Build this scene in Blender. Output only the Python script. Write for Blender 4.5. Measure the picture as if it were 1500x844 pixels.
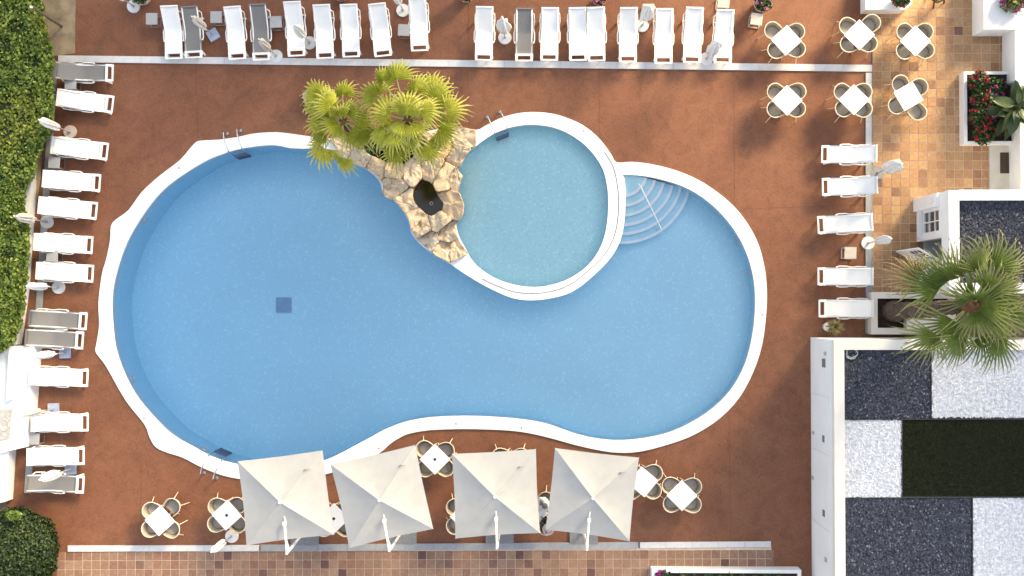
import bpy, bmesh, math, random
import numpy as np
from mathutils import Vector, Matrix, Quaternion, noise
from mathutils.geometry import tessellate_polygon
R = math.radians
random.seed(7)
rng = np.random.default_rng(7)
scene = bpy.context.scene
for o in list(bpy.data.objects):
    bpy.data.objects.remove(o)
C = scene.collection

# ------------------------------------------------------------------ camera
FPX, CAMH = 1470.0, 35.0
cam_d = bpy.data.cameras.new('camera')
cam = bpy.data.objects.new('camera', cam_d); C.objects.link(cam)
cam_d.sensor_width = 36.0; cam_d.lens = 36.0*FPX/1500.0
cam_d.clip_start = 0.5; cam_d.clip_end = 3000
CQ = Vector((25/FPX, -28/FPX, -1)).normalized().rotation_difference(Vector((0, 0, -1)))
cam.rotation_mode = 'QUATERNION'; cam.rotation_quaternion = CQ
cam.location = (0, 0, CAMH)
scene.camera = cam
def at(px, py, z=0.0):
    d = CQ @ Vector(((px-750)/FPX, (422-py)/FPX, -1))
    t = (CAMH - z)/(-d.z)
    return Vector((d.x*t, d.y*t, z))

# ------------------------------------------------------------------ sky, sun, exposure
SUN_AZ, SUN_EL = R(48), R(25)          # azimuth measured from +X towards +Y
SDIR = Vector((math.cos(SUN_AZ)*math.cos(SUN_EL), math.sin(SUN_AZ)*math.cos(SUN_EL), math.sin(SUN_EL)))
w = bpy.data.worlds.new('World'); scene.world = w; w.use_nodes = True
nt = w.node_tree; nt.nodes.clear()
out = nt.nodes.new('ShaderNodeOutputWorld'); bg = nt.nodes.new('ShaderNodeBackground')
sky = nt.nodes.new('ShaderNodeTexSky'); sky.sky_type = 'NISHITA'; sky.sun_disc = False
sky.sun_elevation = SUN_EL; sky.sun_rotation = R(90) - SUN_AZ
sky.dust_density = 3.0; sky.air_density = 1.0; sky.altitude = 20
hsv = nt.nodes.new('ShaderNodeHueSaturation'); hsv.inputs['Saturation'].default_value = 0.40
bg.inputs['Strength'].default_value = 0.09
nt.links.new(sky.outputs[0], hsv.inputs['Color']); nt.links.new(hsv.outputs[0], bg.inputs[0]); nt.links.new(bg.outputs[0], out.inputs[0])
sl = bpy.data.lights.new('sun', 'SUN'); sl.energy = 3.1; sl.angle = R(24); sl.color = (1.0, 0.79, 0.44)
sun = bpy.data.objects.new('sun', sl); C.objects.link(sun)
sun.rotation_mode = 'QUATERNION'; sun.rotation_quaternion = (-SDIR).to_track_quat('-Z', 'Y'); sun.location = SDIR*80
vs = scene.view_settings
vs.view_transform = 'Standard'; vs.look = 'None'; vs.gamma = 1.0; vs.exposure = 2.38; vs.use_curve_mapping = False
scene.cycles.max_bounces = 8; scene.cycles.transparent_max_bounces = 12

# ------------------------------------------------------------------ materials
def new_mat(name):
    m = bpy.data.materials.new(name); m.use_nodes = True
    n = m.node_tree; b = n.nodes['Principled BSDF']
    return m, n, b
def N(n, t, **kw):
    x = n.nodes.new(t)
    for k, v in kw.items(): setattr(x, k, v)
    return x
def ramp(n, stops, interp='LINEAR'):
    r = N(n, 'ShaderNodeValToRGB'); r.color_ramp.interpolation = interp
    e = r.color_ramp.elements
    while len(e) < len(stops): e.new(0.5)
    for i, (p, c) in enumerate(stops):
        e[i].position = p; e[i].color = (*c, 1)
    return r
def mat(name, col, rough=0.6, var=0.12, scale=6.0, bump=0.0, bscale=40.0, metallic=0.0, spec=0.4, coat=0.0, detail=5):
    """a plain surface: base colour with soft noise variation and fine relief"""
    m, n, b = new_mat(name)
    tc = N(n, 'ShaderNodeTexCoord')
    nz = N(n, 'ShaderNodeTexNoise'); nz.inputs['Scale'].default_value = scale; nz.inputs['Detail'].default_value = detail
    n.links.new(tc.outputs['Object'], nz.inputs['Vector'])
    lo = tuple(max(0, c*(1-var)) for c in col); hi = tuple(min(1, c*(1+var)) for c in col)
    r = ramp(n, [(0.3, lo), (0.7, hi)])
    n.links.new(nz.outputs['Fac'], r.inputs[0]); n.links.new(r.outputs[0], b.inputs['Base Color'])
    b.inputs['Roughness'].default_value = rough; b.inputs['Metallic'].default_value = metallic
    b.inputs['Specular IOR Level'].default_value = spec
    if coat: b.inputs['Coat Weight'].default_value = coat
    if bump:
        nb = N(n, 'ShaderNodeTexNoise'); nb.inputs['Scale'].default_value = bscale; nb.inputs['Detail'].default_value = 6
        n.links.new(tc.outputs['Object'], nb.inputs['Vector'])
        bp = N(n, 'ShaderNodeBump'); bp.inputs['Strength'].default_value = bump; bp.inputs['Distance'].default_value = 0.02
        n.links.new(nb.outputs['Fac'], bp.inputs['Height']); n.links.new(bp.outputs[0], b.inputs['Normal'])
    return m
def island_mat(name, cols, rough=0.6, pos=None, spec=0.3, trans=0.0, obj_random=False, attr_tip=None, bump=0, vary=1.0):
    """pieces (leaves, pebbles, tiles) whose colour differs from piece to piece"""
    m, n, b = new_mat(name)
    if obj_random:
        g = N(n, 'ShaderNodeObjectInfo'); src = g.outputs['Random']
    else:
        g = N(n, 'ShaderNodeNewGeometry'); src = g.outputs['Random Per Island']
    k = len(cols)
    r = ramp(n, [((i/(k-1)) if pos is None else pos[i], c) for i, c in enumerate(cols)])
    n.links.new(src, r.inputs[0])
    colout = r.outputs[0]
    tc = N(n, 'ShaderNodeTexCoord'); nz = N(n, 'ShaderNodeTexNoise'); nz.inputs['Scale'].default_value = 9; nz.inputs['Detail'].default_value = 5
    n.links.new(tc.outputs['Object'], nz.inputs['Vector'])
    mr = N(n, 'ShaderNodeMapRange'); mr.inputs[1].default_value = 0.3; mr.inputs[2].default_value = 0.7; mr.inputs[3].default_value = 1-.22*vary; mr.inputs[4].default_value = 1+.2*vary
    n.links.new(nz.outputs['Fac'], mr.inputs[0])
    hs = N(n, 'ShaderNodeHueSaturation'); n.links.new(colout, hs.inputs['Color']); n.links.new(mr.outputs[0], hs.inputs['Value'])
    colout = hs.outputs[0]
    if attr_tip:
        at_ = N(n, 'ShaderNodeAttribute'); at_.attribute_name = 'tip'
        mx = N(n, 'ShaderNodeMix', data_type='RGBA'); mx.inputs[7].default_value = (*attr_tip, 1)
        n.links.new(at_.outputs['Fac'], mx.inputs[0]); n.links.new(colout, mx.inputs[6]); colout = mx.outputs[2]
    n.links.new(colout, b.inputs['Base Color'])
    b.inputs['Roughness'].default_value = rough; b.inputs['Specular IOR Level'].default_value = spec
    if bump:
        nb = N(n, 'ShaderNodeTexNoise'); nb.inputs['Scale'].default_value = 30; nb.inputs['Detail'].default_value = 8
        n.links.new(tc.outputs['Object'], nb.inputs['Vector'])
        bp = N(n, 'ShaderNodeBump'); bp.inputs['Strength'].default_value = bump; bp.inputs['Distance'].default_value = 0.03
        n.links.new(nb.outputs['Fac'], bp.inputs['Height']); n.links.new(bp.outputs[0], b.inputs['Normal'])
    if trans:
        t = N(n, 'ShaderNodeBsdfTranslucent'); n.links.new(colout, t.inputs['Color'])
        ms = N(n, 'ShaderNodeMixShader'); ms.inputs[0].default_value = trans
        n.links.new(b.outputs[0], ms.inputs[1]); n.links.new(t.outputs[0], ms.inputs[2])
        n.links.new(ms.outputs[0], n.nodes['Material Output'].inputs['Surface'])
    return m

def deck_mat():
    m, n, b = new_mat('stamped_terracotta_concrete')
    tc = N(n, 'ShaderNodeTexCoord')
    def nz(s, d, rgh=0.6, dist=0.0):
        x = N(n, 'ShaderNodeTexNoise'); x.inputs['Scale'].default_value = s; x.inputs['Detail'].default_value = d
        x.inputs['Roughness'].default_value = rgh; x.inputs['Distortion'].default_value = dist
        n.links.new(tc.outputs['Object'], x.inputs['Vector']); return x
    big, mid, fine = nz(0.28, 6, 0.62, 0.5), nz(2.2, 8, 0.7, 0.8), nz(14, 8, 0.75)
    r1 = ramp(n, [(0.25, (0.162, 0.064, 0.034)), (0.5, (0.205, 0.084, 0.044)), (0.78, (0.252, 0.112, 0.060))])
    n.links.new(big.outputs['Fac'], r1.inputs[0])
    r2 = ramp(n, [(0.30, (0.50, 0.50, 0.50)), (0.5, (0.92, 0.92, 0.92)), (0.70, (1.15, 1.12, 1.1))]); n.links.new(mid.outputs['Fac'], r2.inputs[0])
    m1 = N(n, 'ShaderNodeMix', data_type='RGBA', blend_type='MULTIPLY'); m1.inputs[0].default_value = 0.55
    n.links.new(r1.outputs[0], m1.inputs[6]); n.links.new(r2.outputs[0], m1.inputs[7])
    r3 = ramp(n, [(0.34, (0.58, 0.58, 0.58)), (0.52, (0.97, 0.97, 0.97)), (0.68, (1.2, 1.19, 1.18))]); n.links.new(fine.outputs['Fac'], r3.inputs[0])
    m2 = N(n, 'ShaderNodeMix', data_type='RGBA', blend_type='MULTIPLY'); m2.inputs[0].default_value = 0.7
    n.links.new(m1.outputs[2], m2.inputs[6]); n.links.new(r3.outputs[0], m2.inputs[7])
    # pale lime bloom and scuffs
    sc = nz(3.3, 10, 0.8, 1.6)
    r4 = ramp(n, [(0.60, (0, 0, 0)), (0.74, (1, 1, 1))]); n.links.new(sc.outputs['Fac'], r4.inputs[0])
    mm = N(n, 'ShaderNodeMath', operation='MULTIPLY'); mm.inputs[1].default_value = 0.45; n.links.new(r4.outputs[0], mm.inputs[0])
    m3 = N(n, 'ShaderNodeMix', data_type='RGBA'); m3.inputs[7].default_value = (0.34, 0.21, 0.14, 1)
    n.links.new(mm.outputs[0], m3.inputs[0]); n.links.new(m2.outputs[2], m3.inputs[6])
    n.links.new(m3.outputs[2], b.inputs['Base Color'])
    b.inputs['Roughness'].default_value = 0.62; b.inputs['Specular IOR Level'].default_value = 0.3
    bp = N(n, 'ShaderNodeBump'); bp.inputs['Strength'].default_value = 0.35; bp.inputs['Distance'].default_value = 0.01
    n.links.new(fine.outputs['Fac'], bp.inputs['Height']); n.links.new(bp.outputs[0], b.inputs['Normal'])
    return m
def mosaic_mat(name, a, bcol, c):
    """small glass mosaic: colour differs from chip to chip"""
    m, n, b = new_mat(name)
    tc = N(n, 'ShaderNodeTexCoord')
    v = N(n, 'ShaderNodeTexVoronoi'); v.inputs['Scale'].default_value = 15; v.inputs['Randomness'].default_value = 0.25
    n.links.new(tc.outputs['Object'], v.inputs['Vector'])
    sp = N(n, 'ShaderNodeSeparateColor'); n.links.new(v.outputs['Color'], sp.inputs[0])
    r = ramp(n, [(0.0, a), (0.12, bcol), (0.85, c), (1.0, tuple(min(1, x*1.12) for x in c))]); n.links.new(sp.outputs[0], r.inputs[0])
    nz = N(n, 'ShaderNodeTexNoise'); nz.inputs['Scale'].default_value = 0.9; nz.inputs['Detail'].default_value = 7
    n.links.new(tc.outputs['Object'], nz.inputs['Vector'])
    mr = N(n, 'ShaderNodeMapRange'); mr.inputs[1].default_value = .3; mr.inputs[2].default_value = .7; mr.inputs[3].default_value = .98; mr.inputs[4].default_value = 1.015
    n.links.new(nz.outputs['Fac'], mr.inputs[0])
    hs = N(n, 'ShaderNodeHueSaturation'); n.links.new(r.outputs[0], hs.inputs['Color']); n.links.new(mr.outputs[0], hs.inputs['Value'])
    n.links.new(hs.outputs[0], b.inputs['Base Color']); b.inputs['Roughness'].default_value = 0.4
    return m
def water_mat(name, absorb, dens, bump=0.12):
    m, n, b = new_mat(name); n.nodes.remove(b)
    o = n.nodes['Material Output']
    tr = N(n, 'ShaderNodeBsdfTransparent'); gl = N(n, 'ShaderNodeBsdfGlossy'); gl.inputs['Roughness'].default_value = 0.03
    fr = N(n, 'ShaderNodeFresnel'); fr.inputs['IOR'].default_value = 1.33
    tc = N(n, 'ShaderNodeTexCoord'); nz = N(n, 'ShaderNodeTexNoise'); nz.inputs['Scale'].default_value = 5; nz.inputs['Detail'].default_value = 4
    n.links.new(tc.outputs['Object'], nz.inputs['Vector'])
    bp = N(n, 'ShaderNodeBump'); bp.inputs['Strength'].default_value = bump; bp.inputs['Distance'].default_value = 0.05
    n.links.new(nz.outputs['Fac'], bp.inputs['Height']); n.links.new(bp.outputs[0], gl.inputs['Normal']); n.links.new(bp.outputs[0], fr.inputs['Normal'])
    mx = N(n, 'ShaderNodeMixShader'); n.links.new(fr.outputs[0], mx.inputs[0]); n.links.new(tr.outputs[0], mx.inputs[1]); n.links.new(gl.outputs[0], mx.inputs[2])
    n.links.new(mx.outputs[0], o.inputs['Surface'])
    va = N(n, 'ShaderNodeVolumeAbsorption'); va.inputs['Color'].default_value = (*absorb, 1); va.inputs['Density'].default_value = dens
    n.links.new(va.outputs[0], o.inputs['Volume'])
    return m
def glass_mat(name, col, rough=0.05):
    m, n, b = new_mat(name)
    b.inputs['Base Color'].default_value = (*col, 1); b.inputs['Roughness'].default_value = rough; b.inputs['Specular IOR Level'].default_value = 0.8
    return m
def rock_mat():
    m, n, b = new_mat('cream_rock')
    g = N(n, 'ShaderNodeObjectInfo'); tc = N(n, 'ShaderNodeTexCoord')
    r = ramp(n, [(0.0, (0.47, 0.39, 0.29)), (0.35, (0.57, 0.47, 0.35)), (0.62, (0.54, 0.42, 0.28)), (0.90, (0.58, 0.51, 0.42)), (1.0, (0.50, 0.30, 0.13))])
    n.links.new(g.outputs['Random'], r.inputs[0])
    nz = N(n, 'ShaderNodeTexNoise'); nz.inputs['Scale'].default_value = 4.5; nz.inputs['Detail'].default_value = 10; nz.inputs['Roughness'].default_value = .7; nz.inputs['Distortion'].default_value = 1.0
    n.links.new(tc.outputs['Object'], nz.inputs['Vector'])
    r2 = ramp(n, [(0.32, (0.42, 0.34, 0.27)), (0.47, (0.9, 0.87, 0.83)), (0.7, (1.0, 1.0, 1.0))]); n.links.new(nz.outputs['Fac'], r2.inputs[0])
    mx = N(n, 'ShaderNodeMix', data_type='RGBA', blend_type='MULTIPLY'); mx.inputs[0].default_value = 0.9
    n.links.new(r.outputs[0], mx.inputs[6]); n.links.new(r2.outputs[0], mx.inputs[7]); n.links.new(mx.outputs[2], b.inputs['Base Color'])
    b.inputs['Roughness'].default_value = 0.85; b.inputs['Specular IOR Level'].default_value = 0.2
    bp = N(n, 'ShaderNodeBump'); bp.inputs['Strength'].default_value = 0.7; bp.inputs['Distance'].default_value = 0.04
    n.links.new(nz.outputs['Fac'], bp.inputs['Height']); n.links.new(bp.outputs[0], b.inputs['Normal'])
    return m

M = {}
M['deck'] = deck_mat()
M['joint'] = mat('joint_sealant', (0.125, 0.050, 0.034), 0.8)
M['soil'] = mat('dry_soil', (0.30, 0.23, 0.15), 0.95, 0.45, 1.6, 0.6, 20)
M['dark_soil'] = mat('dark_planting_soil', (0.028, 0.019, 0.014), 0.95, 0.5, 5, 0.8, 25)
M['ground'] = mat('far_ground', (0.26, 0.20, 0.14), 0.95, 0.3, 0.3, 0.3, 6)
M['coping'] = mat('white_coping', (0.80, 0.80, 0.80), 0.55, 0.035, 1.4, 0.1, 60)
M['kerb'] = island_mat('pale_kerb_stone', [(0.55, 0.55, 0.56), (0.62, 0.62, 0.62), (0.58, 0.57, 0.56)], 0.7, obj_random=True, bump=.12, vary=.3)
M['kerb_grey'] = island_mat('grey_granite_kerb', [(0.26, 0.27, 0.29), (0.32, 0.33, 0.35), (0.29, 0.30, 0.32)], 0.65, obj_random=True, bump=.15, vary=.45)
M['mortar'] = mat('mortar', (0.40, 0.36, 0.32), 0.9)
M['grout'] = mat('tile_grout', (0.66, 0.52, 0.40), 0.9, .12)
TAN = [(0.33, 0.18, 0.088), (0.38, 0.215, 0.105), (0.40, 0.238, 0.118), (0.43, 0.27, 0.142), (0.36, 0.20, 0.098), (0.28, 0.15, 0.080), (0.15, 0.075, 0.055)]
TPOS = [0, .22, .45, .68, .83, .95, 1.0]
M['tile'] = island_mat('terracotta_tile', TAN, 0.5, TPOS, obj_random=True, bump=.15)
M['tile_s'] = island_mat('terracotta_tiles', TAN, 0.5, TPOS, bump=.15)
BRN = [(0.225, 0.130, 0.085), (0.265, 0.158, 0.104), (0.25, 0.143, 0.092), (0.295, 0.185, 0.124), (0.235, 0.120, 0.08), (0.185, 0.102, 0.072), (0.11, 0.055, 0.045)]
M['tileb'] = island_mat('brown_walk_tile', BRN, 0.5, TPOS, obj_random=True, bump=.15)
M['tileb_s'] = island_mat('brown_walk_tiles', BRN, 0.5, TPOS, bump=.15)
M['mosaic'] = mosaic_mat('pool_mosaic', (0.55, 0.835, 0.925), (0.575, 0.855, 0.935), (0.595, 0.865, 0.945))
M['mosaic2'] = mosaic_mat('small_pool_mosaic', (0.52, 0.81, 0.85), (0.585, 0.865, 0.89), (0.625, 0.89, 0.91))
M['nosing'] = mat('white_step_nosing', (0.93, 0.94, 0.95), .5, .03)
M['step'] = mat('pale_step_render', (0.52, 0.80, 0.90), .6, .05, 6)
M['drain'] = mat('drain_grille_blue', (0.28, 0.48, 0.64), 0.5)
M['water'] = water_mat('pool_water', (0.10, 0.58, 0.93), 0.14)
M['water2'] = water_mat('small_pool_water', (0.10, 0.62, 0.90), 0.18)
M['dark_water'] = glass_mat('dark_grotto_water', (0.018, 0.013, 0.006), 0.08)
M['rock'] = rock_mat()
M['plastic'] = mat('white_plastic', (0.80, 0.80, 0.79), 0.35, 0.02, 3, spec=.5)
M['sling'] = mat('white_sling_fabric', (0.78, 0.78, 0.77), 0.8, 0.025, 5, .25, 300)
M['sling_grey'] = mat('grey_sling_fabric', (0.185, 0.180, 0.180), 0.85, 0.10, 30, .3, 300)
M['slot'] = mat('grey_bolt', (0.35, 0.35, 0.36), 0.5)
M['greytop'] = mat('grey_table_top', (0.36, 0.36, 0.37), 0.6, .06)
M['greyframe'] = mat('grey_metal_frame', (0.25, 0.24, 0.24), 0.45, .05, metallic=.3)
M['beigetop'] = mat('beige_table_top', (0.50, 0.46, 0.40), 0.6, .06)
M['tabletop'] = mat('white_table_top', (0.82, 0.82, 0.82), 0.35, .015, spec=.5)
M['black'] = mat('black_plastic', (0.02, 0.02, 0.022), 0.5)
M['cane'] = mat('beige_cane', (0.64, 0.54, 0.40), 0.55, .15, 20)
M['weave'] = mat('grey_weave', (0.42, 0.365, 0.28), 0.8, .22, 60, .6, 120)
M['cushion'] = mat('grey_cushion', (0.37, 0.345, 0.31), 0.9, .10, 8, .3, 150)
M['parasol'] = mat('white_parasol_cloth', (0.76, 0.75, 0.72), 0.85, .06, 8, .3, 60)
M['parasol_cream'] = mat('cream_parasol_cloth', (0.60, 0.56, 0.50), 0.85, .10, 8, .3, 60)
M['base_white'] = mat('white_base', (0.70, 0.70, 0.69), 0.6, .05)
M['base_blue'] = mat('blue_grey_base', (0.36, 0.42, 0.56), 0.6, .08)
M['base_dark'] = mat('dark_base', (0.22, 0.23, 0.26), 0.6, .08)
M['base_tan'] = mat('tan_base', (0.52, 0.44, 0.38), 0.6, .08)
M['pole'] = mat('grey_pole', (0.42, 0.42, 0.43), 0.4, .05, metallic=.3)
M['canopy'] = mat('taupe_canopy', (0.375, 0.373, 0.366), 0.9, .05, 2.5, .3, 90)
M['white_metal'] = mat('white_metal', (0.80, 0.80, 0.80), 0.35, .02)
M['granite'] = mat('granite_slab', (0.20, 0.20, 0.205), 0.7, .3, 40)
M['tread'] = mat('blue_grey_tread', (0.10, 0.15, 0.24), 0.5, .1)
M['steel'] = mat('polished_steel', (0.62, 0.64, 0.66), 0.22, .03, metallic=1.0)
M['wall'] = mat('white_render', (0.80, 0.80, 0.79), 0.8, .03, 1.2, .15, 30)
M['wall_warm'] = mat('cream_render', (0.74, 0.70, 0.63), 0.8, .05, 1.5, .15, 30)
M['pad'] = mat('pale_concrete', (0.56, 0.53, 0.47), 0.85, .10, 2.5, .2, 30)
M['hatch'] = mat('rusty_hatch', (0.065, 0.042, 0.03), 0.8, .25, 12)
M['membrane'] = mat('roof_membrane', (0.05, 0.05, 0.055), 0.9)
M['stone_panel'] = mat('grey_stone_panel', (0.42, 0.41, 0.39), 0.8, .2, 9, .4, 30)
M['vent'] = mat('grey_vent', (0.18, 0.18, 0.19), 0.6)
M['glass'] = glass_mat('dark_pane', (0.05, 0.035, 0.028))
M['interior'] = mat('pale_interior', (0.45, 0.50, 0.54), 0.8)
M['dgravel'] = island_mat('dark_gravel', [(0.026, 0.029, 0.046), (0.056, 0.060, 0.088), (0.09, 0.096, 0.125), (0.24, 0.24, 0.28)], 0.7, [0, .45, .92, 1])
M['wgravel'] = island_mat('white_gravel', [(0.62, 0.63, 0.66), (0.74, 0.75, 0.78), (0.82, 0.82, 0.84)], 0.7)
M['turf'] = island_mat('dark_turf', [(0.016, 0.024, 0.007), (0.028, 0.038, 0.010), (0.05, 0.056, 0.018)], 0.9)
M['wbed'] = mat('white_gravel_bed', (0.70, 0.71, 0.73), .9)
M['turf_base'] = mat('turf_backing', (0.008, 0.010, 0.004), 1.0)
M['hedge_leaf'] = island_mat('hedge_leaf', [(0.05, 0.09, 0.018), (0.13, 0.20, 0.036), (0.23, 0.31, 0.06), (0.40, 0.46, 0.09)], 0.45, [0, .4, .8, 1], trans=.3)
M['hedge_sunlit'] = island_mat('hedge_sunlit_leaf', [(0.10, 0.15, 0.03), (0.25, 0.30, 0.05), (0.42, 0.45, 0.10)], 0.45, trans=.35)  # yellower leaf colour that paints sunlit patches into the hedge
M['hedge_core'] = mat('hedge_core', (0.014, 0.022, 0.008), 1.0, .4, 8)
M['bush_leaf'] = island_mat('bush_leaf', [(0.010, 0.022, 0.008), (0.022, 0.042, 0.012), (0.04, 0.066, 0.018), (0.075, 0.10, 0.03)], 0.5, [0, .45, .85, 1], trans=.15)
M['plant_leaf'] = island_mat('plant_leaf', [(0.015, 0.040, 0.012), (0.03, 0.075, 0.018), (0.06, 0.12, 0.03)], 0.5, trans=.2)
M['silver_leaf'] = island_mat('silver_leaf', [(0.40, 0.42, 0.42), (0.55, 0.57, 0.58)], 0.7)
M['dry_leaf'] = island_mat('dry_leaf', [(0.10, 0.10, 0.03), (0.26, 0.22, 0.09), (0.38, 0.32, 0.16)], 0.7, trans=.2)
M['red_petal'] = island_mat('red_petal', [(0.16, 0.008, 0.02), (0.30, 0.015, 0.035), (0.42, 0.03, 0.06)], 0.6)
M['pink_petal'] = island_mat('pink_petal', [(0.45, 0.08, 0.16), (0.62, 0.20, 0.30), (0.70, 0.35, 0.42)], 0.6)
M['magenta_petal'] = island_mat('magenta_petal', [(0.22, 0.01, 0.16), (0.34, 0.025, 0.26), (0.50, 0.06, 0.36)], 0.6)
M['frond_sun'] = island_mat('yellow_green_frond', [(0.34, 0.38, 0.04), (0.48, 0.50, 0.06), (0.62, 0.60, 0.10)], 0.5, obj_random=True, trans=.45, attr_tip=(0.72, 0.66, 0.24))
M['frond_green'] = island_mat('green_frond', [(0.12, 0.19, 0.042), (0.18, 0.255, 0.055), (0.25, 0.30, 0.075)], 0.45, obj_random=True, trans=.28, attr_tip=(0.30, 0.28, 0.13))
M['frond_dry'] = island_mat('dry_frond', [(0.30, 0.20, 0.09), (0.38, 0.26, 0.12)], 0.6, obj_random=True, trans=.25, attr_tip=(0.48, 0.36, 0.18))
M['petiole'] = mat('petiole', (0.32, 0.34, 0.09), 0.5, .15, 10)
M['trunk'] = mat('palm_trunk', (0.085, 0.062, 0.045), 0.95, .45, 9, 1.0, 22)
M['fibre'] = mat('palm_fibre', (0.14, 0.07, 0.03), 0.95, .5, 20, 1.0, 40)
M['bigleaf'] = island_mat('big_leaf', [(0.035, 0.06, 0.025), (0.06, 0.09, 0.035), (0.10, 0.13, 0.05)], 0.4, obj_random=True, trans=.15)
M['wood'] = mat('dark_wood', (0.055, 0.028, 0.02), 0.55, .3, 15)
M['post'] = mat('weathered_post', (0.11, 0.09, 0.075), 0.9, .4, 12)
M['terracotta'] = mat('pale_pot', (0.62, 0.52, 0.42), 0.8, .1, 6)
M['hose'] = mat('pale_hose', (0.42, 0.50, 0.47), 0.5)
M['skin'] = mat('skin', (0.45, 0.25, 0.18), 0.55, .06, 20)
M['hair_grey'] = mat('grey_hair', (0.16, 0.155, 0.15), 0.8, .35, 60, .6, 150)
M['shirt_white'] = mat('white_shirt', (0.72, 0.72, 0.72), 0.85, .05, 10, .4, 25)
M['cloth_black'] = mat('black_clothing', (0.022, 0.022, 0.025), 0.85, .2, 10, .4, 25)
M['hat_pink'] = mat('pale_pink_hat', (0.56, 0.40, 0.37), 0.85, .12, 30, .4, 90)
M['hat_band'] = mat('dark_hat_band', (0.04, 0.025, 0.025), 0.8)
M['plaster_shade_block'] = mat('shade_block_plaster', (0.62, 0.58, 0.52), 0.85, .06, 0.6)

# ------------------------------------------------------------------ mesh helpers
class MB:
    def __init__(s): s.v = []; s.f = []; s.tip = None
    def add(s, vs_, fs):
        b = len(s.v); s.v += [tuple(p) for p in vs_]; s.f += [tuple(i+b for i in q) for q in fs]; return s
    def box(s, c, d, rz=0.0, mtx=None):
        x, y, z = d[0]/2, d[1]/2, d[2]/2
        P = [Vector((a*x, b*y, e*z)) for e in (-1, 1) for a, b in ((-1, -1), (1, -1), (1, 1), (-1, 1))]
        m = mtx if mtx is not None else Matrix.Rotation(rz, 3, 'Z')
        P = [m @ p + Vector(c) for p in P]
        return s.add(P, [(3, 2, 1, 0), (4, 5, 6, 7), (0, 1, 5, 4), (1, 2, 6, 5), (2, 3, 7, 6), (3, 0, 4, 7)])
    def beam(s, a, b, wd, ht, up=(0, 0, 1)):
        a, b = Vector(a), Vector(b); d = (b-a); L = d.length; d.normalize()
        u = Vector(up); sd = d.cross(u).normalized(); u = sd.cross(d)
        m = Matrix((d, sd, u)).transposed()
        return s.box((a+b)/2, (L, wd, ht), mtx=m)
    def tube(s, pts, r, n=8, closed=False):
        pts = [Vector(p) for p in pts]; k = len(pts)
        rs = r if isinstance(r, (list, tuple)) else [r]*k
        V = []; prev = None
        for i, p in enumerate(pts):
            if closed: t = pts[(i+1) % k]-pts[i-1]
            else: t = pts[min(i+1, k-1)]-pts[max(i-1, 0)]
            t.normalize()
            ref = prev if prev is not None else (Vector((0, 0, 1)) if abs(t.z) < .9 else Vector((1, 0, 0)))
            a = (ref - t*ref.dot(t)).normalized(); prev = a; b = t.cross(a)
            V += [p + (a*math.cos(2*math.pi*j/n)+b*math.sin(2*math.pi*j/n))*rs[i] for j in range(n)]
        F = []
        for i in range(k if closed else k-1):
            i2 = (i+1) % k
            F += [(i*n+j, i*n+(j+1) % n, i2*n+(j+1) % n, i2*n+j) for j in range(n)]
        if not closed:
            F.append(tuple(reversed(range(n)))); F.append(tuple(range((k-1)*n, k*n)))
        return s.add(V, F)
    def prism(s, poly, z0, z1, bottom=True):
        """poly: list of (x,y); z0/z1 may be numbers or functions of (x,y)"""
        fz0 = z0 if callable(z0) else (lambda x, y: z0); fz1 = z1 if callable(z1) else (lambda x, y: z1)
        if area(poly) < 0: poly = poly[::-1]
        n = len(poly); tri = tess([poly])
        V = [(x, y, fz0(x, y)) for x, y in poly] + [(x, y, fz1(x, y)) for x, y in poly]
        F = [(i, (i+1) % n, n+(i+1) % n, n+i) for i in range(n)]
        F += [tuple(n+i for i in t) for t in tri]
        if bottom: F += [tuple(reversed(t)) for t in tri]
        return s.add(V, F)
    def disc(s, c, r, h, n=20, r2=None):
        r2 = r if r2 is None else r2
        c = Vector(c)
        V = [c+Vector((r*math.cos(2*math.pi*j/n), r*math.sin(2*math.pi*j/n), 0)) for j in range(n)]
        V += [c+Vector((r2*math.cos(2*math.pi*j/n), r2*math.sin(2*math.pi*j/n), h)) for j in range(n)]
        F = [(j, (j+1) % n, n+(j+1) % n, n+j) for j in range(n)]
        F += [tuple(reversed(range(n))), tuple(range(n, 2*n))]
        return s.add(V, F)
    def ell(s, c, r, nu=12, nv=8, jit=0.0):
        V = []; F = []
        for i in range(nv+1):
            th = math.pi*i/nv
            for j in range(nu):
                ph = 2*math.pi*j/nu; q = 1+random.uniform(-jit, jit)
                V.append((c[0]+r[0]*q*math.sin(th)*math.cos(ph), c[1]+r[1]*q*math.sin(th)*math.sin(ph), c[2]+r[2]*q*math.cos(th)))
        for i in range(nv):
            for j in range(nu):
                F.append((i*nu+j, (i+1)*nu+j, (i+1)*nu+(j+1) % nu, i*nu+(j+1) % nu))
        return s.add(V, F)
    def mesh(s, name, mt, smooth=False):
        me = bpy.data.meshes.new(name); me.from_pydata(s.v, [], s.f); me.update()
        if mt is not None: me.materials.append(mt)
        if smooth: me.polygons.foreach_set('use_smooth', [True]*len(me.polygons))
        if s.tip is not None:
            a = me.attributes.new('tip', 'FLOAT', 'POINT'); a.data.foreach_set('value', s.tip)
        return me
    def build(s, name, mt, parent=None, smooth=False):
        return link(name, s.mesh(name, mt, smooth), parent)
def link(name, me, parent=None, mtx=None):
    o = bpy.data.objects.new(name, me); C.objects.link(o)
    if parent is not None: o.parent = parent
    if mtx is not None: o.matrix_basis = mtx
    return o
def area(p): return 0.5*sum(p[i][0]*p[(i+1) % len(p)][1]-p[(i+1) % len(p)][0]*p[i][1] for i in range(len(p)))
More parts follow.
